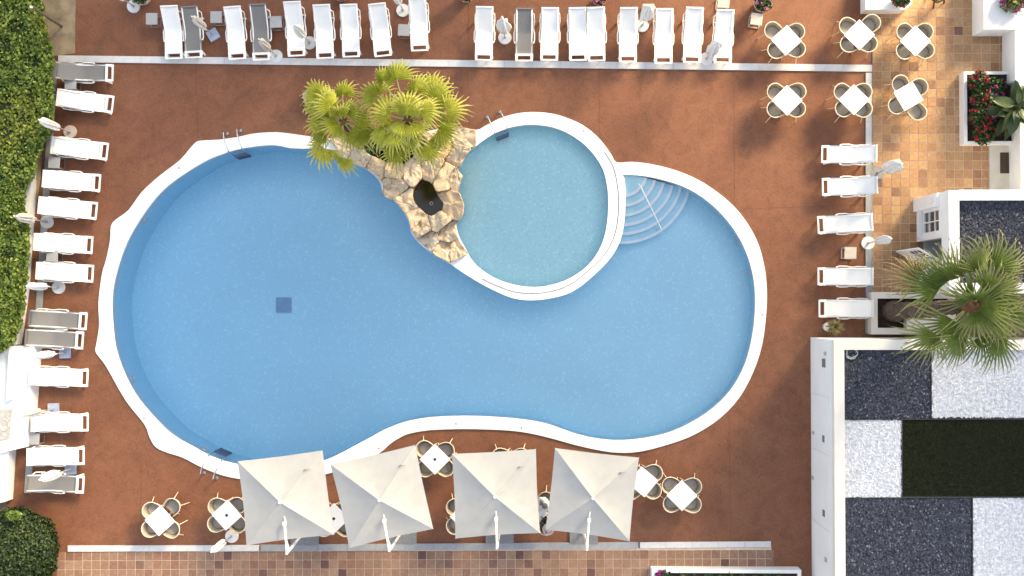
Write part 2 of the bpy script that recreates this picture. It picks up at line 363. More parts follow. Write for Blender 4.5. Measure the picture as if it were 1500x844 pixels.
def tess(loops):
    tr = tessellate_polygon([[Vector((x, y, 0)) for x, y in l] for l in loops])
    flat = [p for l in loops for p in l]; res = []
    for a, b, c in tr:
        A, B, D = flat[a], flat[b], flat[c]
        ar = (B[0]-A[0])*(D[1]-A[1])-(D[0]-A[0])*(B[1]-A[1])
        if abs(ar) < 1e-9: continue
        res.append((a, b, c) if ar > 0 else (a, c, b))
    return res
def tag(o, label=None, cat=None, group=None, kind=None):
    if label: o['label'] = label
    if cat: o['category'] = cat
    if group: o['group'] = group
    if kind: o['kind'] = kind
    return o
def empty(name, loc, rz=0.0):
    o = bpy.data.objects.new(name, None); C.objects.link(o); o.location = loc; o.rotation_euler = (0, 0, rz); o.empty_display_size = .2
    return o
CH = {}
def kids(o):
    return [x for x in bpy.data.objects if x.parent == o]
def copy_tree(root, childmap):
    r = root.copy(); C.objects.link(r)
    for ch, subs in childmap:
        c = ch.copy(); C.objects.link(c); c.parent = r
        for g in subs:
            d = g.copy(); C.objects.link(d); d.parent = c
    return r
def cmap(root): return [(ch, kids(ch)) for ch in kids(root)]
def P2(pts, z=0.0): return [tuple(at(x, y, z)[:2]) for x, y in pts]
def catmull(pts, sub=4, closed=True):
    n = len(pts); o = []
    rngi = range(n) if closed else range(n-1)
    for i in rngi:
        p0, p1, p2, p3 = (pts[(i-1) % n] if closed or i > 0 else pts[0]), pts[i], pts[(i+1) % n], (pts[(i+2) % n] if closed or i+2 < n else pts[-1])
        for k in range(sub):
            t = k/sub
            o.append(tuple(.5*((2*p1[j])+(-p0[j]+p2[j])*t+(2*p0[j]-5*p1[j]+4*p2[j]-p3[j])*t*t+(-p0[j]+3*p1[j]-3*p2[j]+p3[j])*t**3) for j in (0, 1)))
    if not closed: o.append(pts[-1])
    return o
def inside(p, poly):
    x, y = p; r = False; n = len(poly)
    for i in range(n):
        x1, y1 = poly[i]; x2, y2 = poly[(i+1) % n]
        if (y1 > y) != (y2 > y) and x < (x2-x1)*(y-y1)/(y2-y1)+x1: r = not r
    return r
def offset_poly(poly, d):
    """push a counter-clockwise polygon outwards by d"""
    n = len(poly); o = []
    for i in range(n):
        a, b, c = Vector(poly[i-1]), Vector(poly[i]), Vector(poly[(i+1) % n])
        e1 = (b-a).normalized(); e2 = (c-b).normalized()
        nn = Vector((e1.y+e2.y, -(e1.x+e2.x)))
        if nn.length < 1e-6: nn = Vector((e1.y, -e1.x))
        nn.normalize(); o.append(tuple(b+nn*d))
    return o
def leaves_np(P, Nrm, size, elong=1.6, jit=0.9, fold=0.25):
    """rhombic leaf at every point; returns verts, faces"""
    n = len(P)
    d = Nrm + rng.normal(0, jit, (n, 3)); d /= np.linalg.norm(d, axis=1)[:, None]
    r = rng.normal(0, 1, (n, 3)); u = np.cross(d, r); u /= np.linalg.norm(u, axis=1)[:, None]
    v = np.cross(d, u)
    s = (size*rng.uniform(.65, 1.35, n))[:, None]
    a = P-u*s*elong*.5; b = P+v*s*.5+d*s*fold; c = P+u*s*elong*.5; e = P-v*s*.5+d*s*fold
    V = np.stack([a, b, c, e], 1).reshape(-1, 3)
    i = np.arange(n)*4
    F = np.concatenate([np.stack([i, i+1, i+2], 1), np.stack([i, i+2, i+3], 1)])
    return V, F
def np_mesh(name, V, F, mt, parent=None, loc=None):
    me = bpy.data.meshes.new(name)
    me.vertices.add(len(V)); me.vertices.foreach_set('co', np.ascontiguousarray(V, dtype=np.float32).ravel())
    k = F.shape[1]; me.loops.add(len(F)*k); me.loops.foreach_set('vertex_index', np.ascontiguousarray(F, dtype=np.int32).ravel())
    me.polygons.add(len(F)); me.polygons.foreach_set('loop_start', np.arange(len(F), dtype=np.int32)*k)
    me.update(calc_edges=True); me.materials.append(mt)
    o = link(name, me, parent)
    return o
def ball_pts(n, c, r, shell=.5, zmin=None):
    d = rng.normal(0, 1, (n, 3)); d /= np.linalg.norm(d, axis=1)[:, None]
    rad = rng.uniform(shell, 1.0, n)[:, None]
    P = np.array(c)+d*rad*np.array(r)
    if zmin is not None:
        k = P[:, 2] > zmin; P = P[k]; d = d[k]
    return P, d

# ------------------------------------------------------------------ the pool outline (photo pixels at ground level -> world)
OUT = [(432,197),(404,194),(372,196),(349,201),(320,205),(294,206.5),(284,212),(264,235),(234,258),(208,282),(189,308),(169,323),(163,333),(162,352),(156,381),(150,402),(145,443),(146,475),(143,498),(140.5,514),(146,523),(157,538),(185,587),(212,621),(220,641),(229,655),(246,663),(268,670),(293,683),(320,694),(349,701),(400,706),(440,705),(476,695),(500,688),(530,677),(557,663),(572,650),(586,641),(600,635),(630,630),(670,628.5),(715,629),(760,632),(800,640),(840,651),(875,659),(905,663),(940,661),(985,649),(1020,635),(1055,612),(1083,582),(1103,545),(1116,505),(1122,460),(1123,425),(1120,395),(1112,362),(1098,333),(1078,306),(1052,283),(1023,264),(990,250),(955,241),(925,237.5),(903,238),(895,226),(880,206),(860,188),(838,176),(810,167),(780,164.5),(755,167),(732,174),(712,184),(695,191),(650,188),(560,205),(480,203)]
BIG = [(424,217),(404,213),(380,214),(349,219),(323,227),(297,238.6),(260,262),(234,284),(211,313),(190,347),(177,378),(168,410),(164,438),(165,471),(170,512),(185,553),(205,587),(240,626),(262,643),(281,653.5),(310,669),(346,680),(400,687),(440,685),(473,675),(493,667),(527,649),(544,640),(562,630),(590,619),(625,612),(670,609.5),(720,610.5),(770,615),(805,622),(835,633),(865,641),(900,645),(935,643),(975,635),(1010,620),(1045,597),(1073,567),(1092,530),(1102,490),(1106,450),(1104,410),(1095,375),(1080,344),(1058,315),(1030,290),(1000,273),(965,262),(935,257),(912,256)]
RINGO = [(914.7,262),(916,284),(914.7,324),(907.6,355),(892,381),(868.5,404.5),(845,423.5),(821,434),(783,440),(750,436.5),(714.5,421),(686,404.5),(660,387)]
ROCKW = [(645,378),(620,362),(603,342),(598,322),(580,296),(562,284),(555,264),(535,247),(515,236),(495,226),(470,218),(445,218)]
SMALL = [(700,212),(722,197),(740,189.5),(757,185),(778,183),(804,185.5),(827,193),(850,207),(868.5,225),(883,248),(889,271),(891,292),(890,319),(885,348),(873,374),(854,395),(826,411.6),(793,420),(762,418.7),(731,410),(707,396),(693,383),(683,366),(672,345),(668,325),(672,300),(668,270),(672,245),(684,226)]
out_w = catmull(P2(OUT), 3); out_w = out_w if area(out_w) > 0 else out_w[::-1]
def water_outline(): 
    a = catmull(P2(BIG), 3, closed=False); b = catmull(P2(RINGO), 3, closed=False); c = catmull(P2(ROCKW), 3, closed=False)
    return a+b+c
big_w = water_outline(); big_w = big_w if area(big_w) > 0 else big_w[::-1]
small_w = catmull(P2(SMALL), 3); small_w = small_w if area(small_w) > 0 else small_w[::-1]
COPZ = 0.045

# ground and deck, both with the pool cut out
def sheet_with_hole(name, outer, hole, z, mt, kind='structure'):
    t = tess([outer, hole]); mb = MB(); mb.add([(x, y, z) for x, y in outer+hole], t)
    return tag(mb.build(name, mt), kind=kind)
hole = offset_poly(out_w, -0.12)
ground = sheet_with_hole('ground', [(-700, -700), (700, -700), (700, 700), (-700, 700)], hole, -0.03, M['ground'])
deck_outer = P2([(10,900),(10,640),(20,480),(40,260),(58,90),(110,78),(112,-60),(1276,-60),(1276,430),(1330,500),(1330,900)])[::-1]
deck = sheet_with_hole('pool_deck', deck_outer if area(deck_outer) > 0 else deck_outer[::-1], hole, 0.0, M['deck'])
def strip(a, b, wd, z, name, mt, parent):
    a, b = at(*a), at(*b); d = (b-a).normalized(); s = Vector((-d.y, d.x, 0))*wd/2
    mb = MB(); mb.add([(*(a-s)[:2], z), (*(b-s)[:2], z), (*(b+s)[:2], z), (*(a+s)[:2], z)], [(0, 1, 2, 3)])
    return mb.build(name, mt, parent)
for a, b in [((290,-10),(287,82)), ((287,96),(290,205)), ((686,-10),(686,88)), ((685,103),(687,186)), ((878,-10),(878,90)), ((878,104),(878,205)),
             ((1076,-10),(1076,94)), ((1075,106),(1076,300)), ((1090,306),(1268,300)), ((207,660),(206,795)), ((1068,606),(1070,790)), ((150,272),(214,277)), ((128,495),(142,494))]:
    strip(a, b, 0.014, 0.004, 'joint', M['joint'], deck)

# soil corner under the hedge
mb = MB(); sp = P2([(-60,-60),(112,-60),(110,78),(70,84),(60,260),(20,500),(-60,520)]); mb.add([(x, y, .012) for x, y in (sp if area(sp) > 0 else sp[::-1])], [tuple(range(len(sp)))])
tag(mb.build('soil_bed', M['soil']), kind='structure')

# ------------------------------------------------------------------ pool shell
pool = tag(empty('swimming_pool', (0, 0, 0)), kind='structure')
def coping():
    mb = MB(); loops = [out_w, big_w, small_w]
    t = tess(loops); flat = [p for l in loops for p in l]
    mb.add([(x, y, COPZ) for x, y in flat], t)
    for l, z0 in ((out_w, -0.04), (big_w, -0.30), (small_w, -0.30)):
        n = len(l); V = [(x, y, COPZ) for x, y in l]+[(x, y, z0) for x, y in l]
        mb.add(V, [(i, (i+1) % n, n+(i+1) % n, n+i) for i in range(n)])
    return mb.build('coping', M['coping'], pool)
coping()
def depth(x, y):
    u = (x + 14)/23.0
    return -(1.62 - 0.55*min(1, max(0, u)))
dl, dr = -1.80, -0.72
def fz(x, y): return dl + (dr-dl)*(x+14)/23.0
def basin(name, poly, f, mt):
    mb = MB(); n = len(poly); t = tess([poly])
    V = [(x, y, 0.02) for x, y in poly]+[(x, y, f(x, y)) for x, y in poly]
    mb.add(V, [(i, n+i, n+(i+1) % n, (i+1) % n) for i in range(n)]+[tuple(n+i for i in q) for q in t])
    return mb.build(name, mt, pool)
basin('basin', offset_poly(big_w, .012), fz, M['mosaic'])
basin('small_basin', offset_poly(small_w, .012), lambda x, y: -0.55, M['mosaic2'])
def water(name, poly, f, mt, ztop):
    mb = MB(); p = offset_poly(poly, .03); mb.prism(p, lambda x, y: f(x, y)-.03, ztop)
    return tag(mb.build(name, mt), kind='structure')
water('water', big_w, fz, M['water'], -0.06)
water('water', small_w, lambda x, y: -0.55, M['water2'], -0.03)
# overflow groove round the small pool
g = catmull(P2([(885,222),(899,246),(906,284),(905,322),(898,351),(883,376),(860,398),(838,415),(815,425),(783,430),(752,427),(722,416),(706,408)], COPZ), 4, closed=False)
MB().tube([(x, y, COPZ+.001) for x, y in g], 0.017, 6).build('overflow_groove', M['vent'], pool)
# steps
sc_ = at(913, 252)
pxm = (at(1013, 252)-sc_).length/100
a0, a1 = R(-101), R(-13)
for k, rad in enumerate((36, 50, 64, 78, 91, 104)):
    zt = -0.12-0.10*k; rr = rad*pxm
    arc = [(sc_.x+rr*math.cos(a0+(a1-a0)*i/20), sc_.y+rr*math.sin(a0+(a1-a0)*i/20)) for i in range(21)]
    mb = MB(); mb.prism([(sc_.x, sc_.y)]+arc, -1.3, zt)
    st = mb.build('step', M['step'], pool)
    arc2 = [(sc_.x+(rr-.09)*math.cos(a0+(a1-a0)*i/20), sc_.y+(rr-.09)*math.sin(a0+(a1-a0)*i/20)) for i in range(21)]
    mb = MB(); arc1 = [(sc_.x+(rr+.012)*math.cos(a0+(a1-a0)*i/20), sc_.y+(rr+.012)*math.sin(a0+(a1-a0)*i/20)) for i in range(21)]
    mb.prism(arc1+arc2[::-1], zt-.03, zt+.012); mb.build('nosing', M['nosing'], st)
# floor drain, wall lights, jets on the coping
mb = MB(); c = at(416, 447); zd = fz(*c[:2]); k = (CAMH-zd)/CAMH
c = Vector((c.x*k, c.y*k, zd+.012)); mb.box(c, (.56, .56, .03))
dr_ = mb.build('floor_drain', M['drain'], pool)
for i in range(7): MB().box(c+Vector((0, -.22+i*.073, .022)), (.5, .025, .02)).build('grille_bar', M['base_blue'], dr_)
def nearest(poly, p):
    best = None
    for i in range(len(poly)):
        a, b = Vector(poly[i]), Vector(poly[(i+1) % len(poly)]); d = b-a
        t = max(0, min(1, (p-a).dot(d)/max(d.dot(d), 1e-9))); q = a+d*t
        if best is None or (q-p).length < best[0]: best = ((q-p).length, q, d.normalized())
    return best[1], best[2]
for px, py in [(209,323),(192,553),(1074,353),(1094,400),(1056,581),(300,650)]:
    q, d = nearest(big_w, Vector(at(px, py)[:2])); nrm = Vector((-d.y, d.x))
    pts = [Vector((q.x, q.y, -.45))+Vector((nrm.x, nrm.y, 0))*.02+Vector((d.x, d.y, 0))*.14*math.cos(2*math.pi*i/16)+Vector((0, 0, .14*math.sin(2*math.pi*i/16))) for i in range(16)]
    MB().tube(pts, .022, 6, closed=True).build('pool_light', M['coping'], pool)
for px, py in [(262,246),(211,613),(668,621),(764,627),(1117,461),(855,192),(555,657)]:
    p = at(px, py, COPZ); mb = MB(); mb.disc((p.x, p.y, COPZ-.01), .035, .016, 10)
    for j in range(2): mb.box((p.x, p.y, COPZ+.008), (.13, .012, .008), rz=R(45+90*j))
    mb.build('jet_cap', M['slot'], pool)
# handrail over the steps
hr = empty('handrail', (*at(953, 305)[:2], -0.30))
tag(hr, 'slim steel handrail standing on the curved pool steps', 'handrail')
A_ = at(938, 272, .55)-hr.location; B_ = at(969, 337, .35)-hr.location
zb1, zb2 = -0.34+.30, -0.90+.30
dd = (B_-A_).normalized()
MB().tube([A_-dd*.1+Vector((0, 0, -.08)), A_, A_+(B_-A_)*.5, B_, B_+dd*.1+Vector((0, 0, -.08))], .022, 8).build('rail', M['steel'], hr)
for p, zb in ((A_+dd*.1, zb1), (B_-dd*.1, zb2)):
    f_ = MB().tube([(p.x, p.y, zb-.3), (p.x, p.y, p.z-.02)], .02, 8).build('post', M['steel'], hr)

# ladders: local +Y looks at the water
def ladder(px, py, ang, label):
    p = at(px, py, 0); o = empty('pool_ladder', (p.x, p.y, COPZ), ang); tag(o, label, 'ladder', 'pool ladders')
    for s in (-1, 1):
        x = s*.24
        pts = [(x, -.62, -.02), (x, -.62, .32), (x, -.55, .52), (x, -.40, .60), (x, -.15, .58), (x, .06, .46), (x, .14, .25), (x, .15, -.3), (x, .15, -1.1)]
        MB().tube(pts, .023, 8).build('rail', M['steel'], o)
        MB().disc((x, -.62, -.03), .055, .03, 12).build('anchor_cup', M['steel'], o)
    for k in range(3):
        MB().box((0, .17, -.22-.26*k), (.46, .10, .03)).build('tread', M['tread'], o)
def ang_to_water(px, py):
    q, d = nearest(big_w+[], Vector(at(px, py)[:2])); return math.atan2(d.y, d.x)
ladder(349, 219, R(193), 'steel pool ladder beside the flared white coping corner')
ladder(319, 672, R(-22), 'steel pool ladder beside the first grey square umbrella')
ladder(733, 192, R(202), 'steel ladder into the small round pool beside the rocks')

# ------------------------------------------------------------------ kerbs
def kerb(a, b, wd, mt, zt=0.05, step=1.0):
    a, b = at(*a), at(*b); d = b-a; L = d.length; d.normalize(); ang = math.atan2(d.y, d.x)
    k = empty('kerb', (a.x, a.y, 0), ang); tag(k, kind='structure')
    MB().box((L/2, 0, .012), (L, wd-.03, .024)).build('mortar_bed', M['mortar'], k)
    n = max(1, round(L/step)); s = L/n
    me = MB().box((0, 0, 0), (s-.007, wd, .06)).mesh('kerb_stone', mt)
    for i in range(n):
        link('kerb_stone', me, k, Matrix.Translation((s*(i+.5), 0, zt-.03+random.uniform(-.002, .002))))
kerb((86,86.5), (1277,100.5), .235, M['kerb'])
kerb((1272,107), (1272,214), .20, M['kerb']); kerb((1272,216), (1272,488), .21, M['kerb_grey'])
kerb((80,92), (41,722), .22, M['kerb_grey'])
kerb((100,803.5), (380,802.5), .20, M['kerb']); kerb((382,802.5), (935,798.5), .22, M['kerb_grey']); kerb((937,798.5), (1129,797), .20, M['kerb'])

# ------------------------------------------------------------------ tiled paving
def paving(name, poly_px, u0, angle, nu, nv, pitch, blockers, mt, mt_s, limit=298):
    o = at(*u0); root = empty(name, (o.x, o.y, 0), angle); tag(root, kind='structure')
    bed = P2(poly_px); bed = bed if area(bed) > 0 else bed[::-1]
    inv = Matrix.Rotation(-angle, 2)
    loc = [tuple(inv @ (Vector(p)-o.xy)) for p in bed]
    mb = MB(); mb.add([(x, y, .006) for x, y in loc], tess([loc])); mb.build('grout_bed', M['grout'], root)
    me = MB().box((0, 0, 0), (pitch-.022, pitch-.022, .02)).mesh('tile', mt)
    rest = MB(); cnt = 0; cells = []
    rot = Matrix.Rotation(angle, 2)
    for j in range(nv):
        for i in range(nu):
            c = Vector(((i+.5)*pitch, -(j+.5)*pitch)); wpos = rot @ c + o.xy
            if not inside(tuple(wpos), bed): continue
            q = [1 for bl in blockers if inside(tuple(wpos), bl)]
            cells.append((len(q), j, i, c))
    cells.sort(key=lambda t: t[0])
    for hid, j, i, c in cells:
        z = .008+random.uniform(-.002, .002)
        if cnt < limit and not hid:
            m = Matrix.Translation((c.x, c.y, z)) @ Matrix.Rotation(random.choice((0, R(90), R(180), R(270)))+random.uniform(-.008, .008), 4, 'Z')
            link('tile', me, root, m); cnt += 1
        else: rest.box((c.x, c.y, z), (pitch-.022, pitch-.022, .02))
    if rest.v: tag(rest.build('tiles', mt_s, root), kind='stuff')
hidden = [P2([(1341,292),(1560,270),(1560,440),(1341,430)]), P2([(1412,107),(1500,107),(1500,211),(1412,211)]), P2([(1449,213),(1500,213),(1500,290),(1449,290)]), P2([(1487,40),(1560,40),(1560,300),(1487,300)]), P2([(1440,-20),(1560,-20),(1560,45),(1440,45)])]
paving('tiled_terrace', [(1278,-15),(1500,-15),(1500,292),(1345,292),(1345,430),(1278,430)], (1278,-13.3), R(-.25), 17, 35, .3125, hidden, M['tile'], M['tile_s'])
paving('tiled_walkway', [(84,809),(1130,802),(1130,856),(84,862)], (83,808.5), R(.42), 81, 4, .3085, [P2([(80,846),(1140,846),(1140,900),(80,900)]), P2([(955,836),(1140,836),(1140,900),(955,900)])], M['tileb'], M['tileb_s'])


# ------------------------------------------------------------------ rock outcrop
OUTC = [(483,205),(512,197),(560,200),(600,192),(632,196),(655,184),(697,190),(698,212),(682,230),(671,250),(678,258),(671,276),(680,300),(678,317),(667,330),(672,352),(686,372),(660,385),(640,376),(612,352),(603,338),(599,320),(581,297),(561,287),(562,270),(547,253),(530,244),(512,236),(497,226)]
GROT = [(617,263),(628,265),(637,275),(641,287),(650,297),(648,307),(632,317),(622,312),(607,297),(604,285),(608,275)]
BEDP = [(528,210),(560,206),(602,204),(607,226),(592,240),(562,236),(540,226)]
SEEDS = [(503,214),(528,232),(548,246),(577,274),(580,250),(603,250),(622,222),(632,246),(650,212),(676,203),(672,226),(655,258),(672,262),(662,300),(594,298),(618,332),(642,326),(630,352),(655,342),(650,366),(670,366),(606,322),(640,200)]
zr = random.Random(3)
root = empty('rock_outcrop', (*at(625, 280)[:2], 0)); tag(root, 'cream natural stone outcrop with dark grotto basin between the two pools', 'rocks')
def ray_poly(o, d, poly):
    best = 1e9; n = len(poly)
    for i in range(n):
        a, b = Vector(poly[i]), Vector(poly[(i+1) % n]); e = b-a
        den = d.x*e.y-d.y*e.x
        if abs(den) < 1e-9: continue
        t = ((a.x-o.x)*e.y-(a.y-o.y)*e.x)/den; u = ((a.x-o.x)*d.y-(a.y-o.y)*d.x)/den
        if t > 1e-6 and 0 <= u <= 1: best = min(best, t)
    return best
def rock_from_radii(name, c, radii, zt, zb, parent, seed):
    Mn = len(radii); tilt = (zr.uniform(-.008, .008), zr.uniform(-.008, .008))
    rings = [(1.02, zb), (1.02, zt-.10), (1.0, zt-.025), (.965, zt-.0), (.7, zt+.012), (.35, zt+.014)]
    V = []; F = []
    for kf, z in rings:
        for i, r in enumerate(radii):
            a = 2*math.pi*i/Mn; x, y = c[0]+math.cos(a)*r*kf, c[1]+math.sin(a)*r*kf
            p = at(x, y, z)
            if z > zb+.01:
                nz_ = noise.noise(Vector((x*.09+seed, y*.09, z)))*.10 + noise.noise(Vector((x*.22+seed, y*.22, z*2)))*.06
                p.z += nz_ + tilt[0]*(x-c[0]) + tilt[1]*(y-c[1])
            V.append(p-parent.location)
    K = len(rings)
    for k in range(K-1):
        for i in range(Mn):
            F.append((k*Mn+i, k*Mn+(i+1) % Mn, (k+1)*Mn+(i+1) % Mn, (k+1)*Mn+i))
    F = [tuple(reversed(f)) for f in F]
    V.append(at(c[0], c[1], zt+.015)-parent.location); F += [((K-1)*Mn+(i+1) % Mn, (K-1)*Mn+i, len(V)-1) for i in range(Mn)]
    mb = MB(); mb.add(V, F); return mb.build(name, M['rock'], parent)
for si, s_ in enumerate(SEEDS):
    if inside(s_, GROT) or not inside(s_, OUTC): continue
    o = Vector(s_); rad = []
    for i in range(40):
        d = Vector((math.cos(2*math.pi*i/40), math.sin(2*math.pi*i/40)))
        t = min(ray_poly(o, d, OUTC), ray_poly(o, d, GROT), ray_poly(o, d, BEDP))
        for sj, q in enumerate(SEEDS):
            if sj == si: continue
            w_ = Vector(q)-o; dn = d.dot(w_)
            if dn > 1e-6: t = min(t, (w_.dot(w_)/2)/dn)
        rad.append(min(t, 34)*.992)
    rad = [(rad[i-1]+8*rad[i]+rad[(i+1) % 40])/10*(1+.05*noise.noise(Vector((i*.9, si, 0)))) for i in range(40)]
    zt = .24+.45*math.exp(-((s_[0]-632)**2+(s_[1]-285)**2)/55**2)+zr.uniform(-.05, .10)
    if s_[1] > 340: zt = zr.uniform(.16, .30)
    rock_from_radii('rock', s_, rad, zt, -.35, root, si*3.7)
# packing stone under the joints and the grotto's water
mb = MB(); pl = [Vector((*p, 0))-root.location for p in P2(offset_poly(OUTC, 1.5) if area(OUTC) < 0 else OUTC, .1)]
pl = [(p.x, p.y) for p in pl]; gl_ = [Vector((*p, 0))-root.location for p in P2(GROT, .2)]; gl_ = [(p.x, p.y) for p in gl_]
if area(pl) < 0: pl = pl[::-1]
t = tess([pl, gl_]); mb.add([(x, y, .16) for x, y in pl+gl_], t); mb.build('packing_mortar', mat('rock_packing', (0.34, 0.27, 0.20), .95, .5, 8, .6), root)
mb = MB(); ge = [(x*1.0, y*1.0) for x, y in gl_]; ge = ge if area(ge) > 0 else ge[::-1]; ge = offset_poly(ge, .12)
mb.add([(x, y, .11) for x, y in ge], tess([ge])); gw = mb.build('grotto_water', M['dark_water'], root)
c = at(632, 298, .12)-root.location
MB().tube([(c.x+.055*math.cos(i*R(30)), c.y+.055*math.sin(i*R(30)), .118) for i in range(12)], .014, 6, closed=True).build('spout_ring', M['pole'], gw)
bl = [Vector((*p, 0))-root.location for p in P2(BEDP, .15)]; bl = [(p.x, p.y) for p in bl]; bl = bl if area(bl) > 0 else bl[::-1]; bl = offset_poly(bl, .05)
mb = MB(); mb.add([(x, y, .16) for x, y in bl], tess([bl])); mb.build('planting_soil', M['dark_soil'], root)
# a white rail lying on the tail of the rocks, where the coping starts
MB().beam(at(648, 366, .30)-root.location, at(671, 382, .12)-root.location, .05, .04).build('white_rail', M['white_metal'], root)
# lone boulder
bo = empty('boulder', at(458, 144, 0)); tag(bo, 'pale grey boulder on the deck under the yellow-green palm fronds', 'boulder')
rock_from_radii('stone', (458, 144), [zr.uniform(12, 16) for _ in range(40)], .45, 0, bo, 91.0)

# ------------------------------------------------------------------ palms
def frond_mesh(name, mt, Lp, L, pitch, roll, nseg=17, spread=R(104), droop=.5, fold=.3, wiry=.3, seed=0, split=.52):
    """fan leaf on its stalk: starts at the origin, leaves along +X at the given pitch, blade and tips hang under gravity"""
    rd = random.Random(seed); V = []; F = []; T = []
    n0 = 6; path = []; p = Vector((0, 0, 0)); a = pitch
    for i in range(n0+1):
        path.append(p.copy()); a = pitch-droop*.55*(i/n0); p = p+Vector((math.cos(a), 0, math.sin(a)))*Lp/n0
    hubp = path[-1]; a = pitch-droop*.6
    f = Vector((math.cos(a), 0, math.sin(a))); nrm = Vector((-math.sin(a), 0, math.cos(a))); sd = Vector((0, 1, 0))
    rq = Quaternion(f, roll); nrm = rq @ nrm; sd = rq @ sd
    def put(v, t): V.append(tuple(v)); T.append(t); return len(V)-1
    def bend(rad, phi, zz):
        x, y = rad*math.cos(phi), rad*math.sin(phi); u = rad/L
        q = hubp+f*x+sd*y+nrm*(zz-fold*abs(y)*(.3+.7*abs(y)/L))
        hang = droop*L*(.45*u*u+.9*max(0, u-.5)**2*1.6)
        q = q-Vector((0, 0, hang)); sh = 1-.22*droop*max(0, u-.45)
        return Vector((hubp.x+(q.x-hubp.x)*sh, hubp.y+(q.y-hubp.y)*sh, q.z))
    nl = 2*nseg+1; hub = put(hubp, 0); rings = []
    for rf in (split*.5, split):
        row = []
        for i in range(nl):
            phi = -spread+2*spread*i/(nl-1); l = L*(.80+.20*math.cos(phi))
            row.append(put(bend(l*rf, phi, (.020 if i % 2 else -.020)*(rf/split*2)**.5), .15*rf))
        rings.append(row)
    for i in range(nl-1):
        F.append((hub, rings[0][i], rings[0][i+1])); F.append((rings[0][i], rings[1][i], rings[1][i+1], rings[0][i+1]))
    for k in range(nseg):
        i = 2*k+1; phi = -spread+2*spread*i/(nl-1); l = L*(.80+.20*math.cos(phi))*rd.uniform(.86, 1.14)
        dphi = spread/(nl-1)*rd.uniform(.5, .75); j = rd.uniform(-.06, .06); wz = rd.uniform(-.06, .03)
        a_, b_, c_ = put(bend(l*.78, phi-dphi+j*.5, -.012+wz*.4), .5), put(bend(l*.78, phi+j*.5, .012+wz*.4), .45), put(bend(l*.78, phi+dphi+j*.5, -.012+wz*.4), .5)
        e = put(bend(l, phi+j*1.6, wz), 1.0)
        F += [(rings[1][i-1], a_, b_, rings[1][i]), (rings[1][i], b_, c_, rings[1][i+1]), (a_, e, b_), (b_, e, c_)]
        e2 = put(bend(l*(1+wiry*rd.uniform(.15, .5)), phi+j*2.4+rd.uniform(-.05, .05), wz-.03), 1.0); e3 = put(bend(l*.95, phi+j*1.6+.03, wz), 1.0)
        F.append((e, e2, e3))
    mb = MB(); mb.v = V; mb.f = F; mb.tip = T; me = mb.mesh(name, mt)
    pm = MB().tube(path, [.028-.015*i/n0 for i in range(n0+1)], 6).mesh('petiole', M['petiole'])
    return me, pm
def palm(name, label, base, top, z_base, z_top, r0, r1, fronds, mt, Lblade, bend=0.0, seed=1, droop=(.4, 1.0), fold=(.2, .7), nseg=17, spread=R(104), wiry=.3, dry=(), split=.52):
    """fronds: (px, py, pitch) of the blade centre; one object for each frond, its stalk a sub-part"""
    b = at(*base, z_base); t = at(*top, z_top); o = empty(name, b); tag(o, label, 'palm tree')
    rd = random.Random(seed); d = t-b
    n = 14; pts = []; rs = []
    for i in range(n+1):
        u = i/n; p = d*u + Vector((bend*math.sin(u*math.pi), -bend*.4*math.sin(u*math.pi), 0)); pts.append(p); rs.append((r0*(1.25-.25*min(1, u*6))+(r1-r0)*u)*(1.07 if i % 2 else .96))
    pts[0] = pts[0]+Vector((0, 0, -.1))
    tr = MB().tube(pts, rs, 12).build('trunk', M['trunk'], o)
    for i in range(2, n+1):
        MB().tube([pts[i]+Vector((math.cos(a)*rs[i]*.97, math.sin(a)*rs[i]*.97, -.02)) for a in [R(30*k) for k in range(12)]], .026, 5, closed=True).build('leaf_scar_ring', M['fibre'] if i > n-4 else M['trunk'], tr)
    hub = MB(); hub.ell(d, (r1*1.4, r1*1.4, r1*2.0), 10, 7, .12); hub.build('crown_shaft', M['fibre'], o)
    for k, (px, py, pitch) in enumerate(fronds):
        q = at(px, py, z_top)-t; az = math.atan2(q.y, q.x); horiz = q.length
        dp, fo = rd.uniform(*droop), rd.uniform(*fold); L = Lblade*rd.uniform(.78, 1.15); p = R(pitch+16*dp)
        Lp = max(.22, min(1.6, (horiz-.42*L*math.cos(p-.6*dp))/max(.3, math.cos(p-.3*dp))))
        mm_ = M['frond_dry'] if k in dry else mt
        me, pm = frond_mesh('frond', mm_, Lp, L, p, R(rd.uniform(-35, 35)), nseg, spread, dp*(1.3 if k in dry else 1), fo, wiry, seed*100+k, split)
        fo_ = link('frond', me, o, Matrix.Translation(d+Vector((0, 0, .06))) @ Matrix.Rotation(az, 4, 'Z'))
        link('petiole', pm, fo_)
    return o
palm('fan_palm', 'tall yellow-green fan palm on the rocks nearest the small round pool', (625,215), (598,177), .2, 5.7, .14, .11,
     [(556,110,10),(580,104,18),(612,120,8),(652,138,0),(634,160,36),(658,187,-10),(630,224,-16),(576,232,-14),(556,168,16),(548,196,-4),(568,208,14),(600,150,55),(598,214,4),(648,207,-14),(583,190,40),(612,196,46),(597,160,68),(556,150,2),(640,116,-6),(670,160,-6),(540,128,-6)], M['frond_sun'], .80, seed=2, droop=(.35, .9))
palm('fan_palm', 'shorter yellow-green fan palm on the rocks beside the large pool', (530,214), (503,178), .2, 5.0, .13, .10,
     [(462,126,4),(505,128,12),(470,160,26),(456,180,-8),(462,200,-10),(466,228,-16),(499,240,-20),(524,206,-8),(536,178,20),(485,150,50),(518,158,40),(540,198,-4),(490,190,40),(500,165,68),(450,150,-4)], M['frond_sun'], .76, seed=5, droop=(.35, .9))
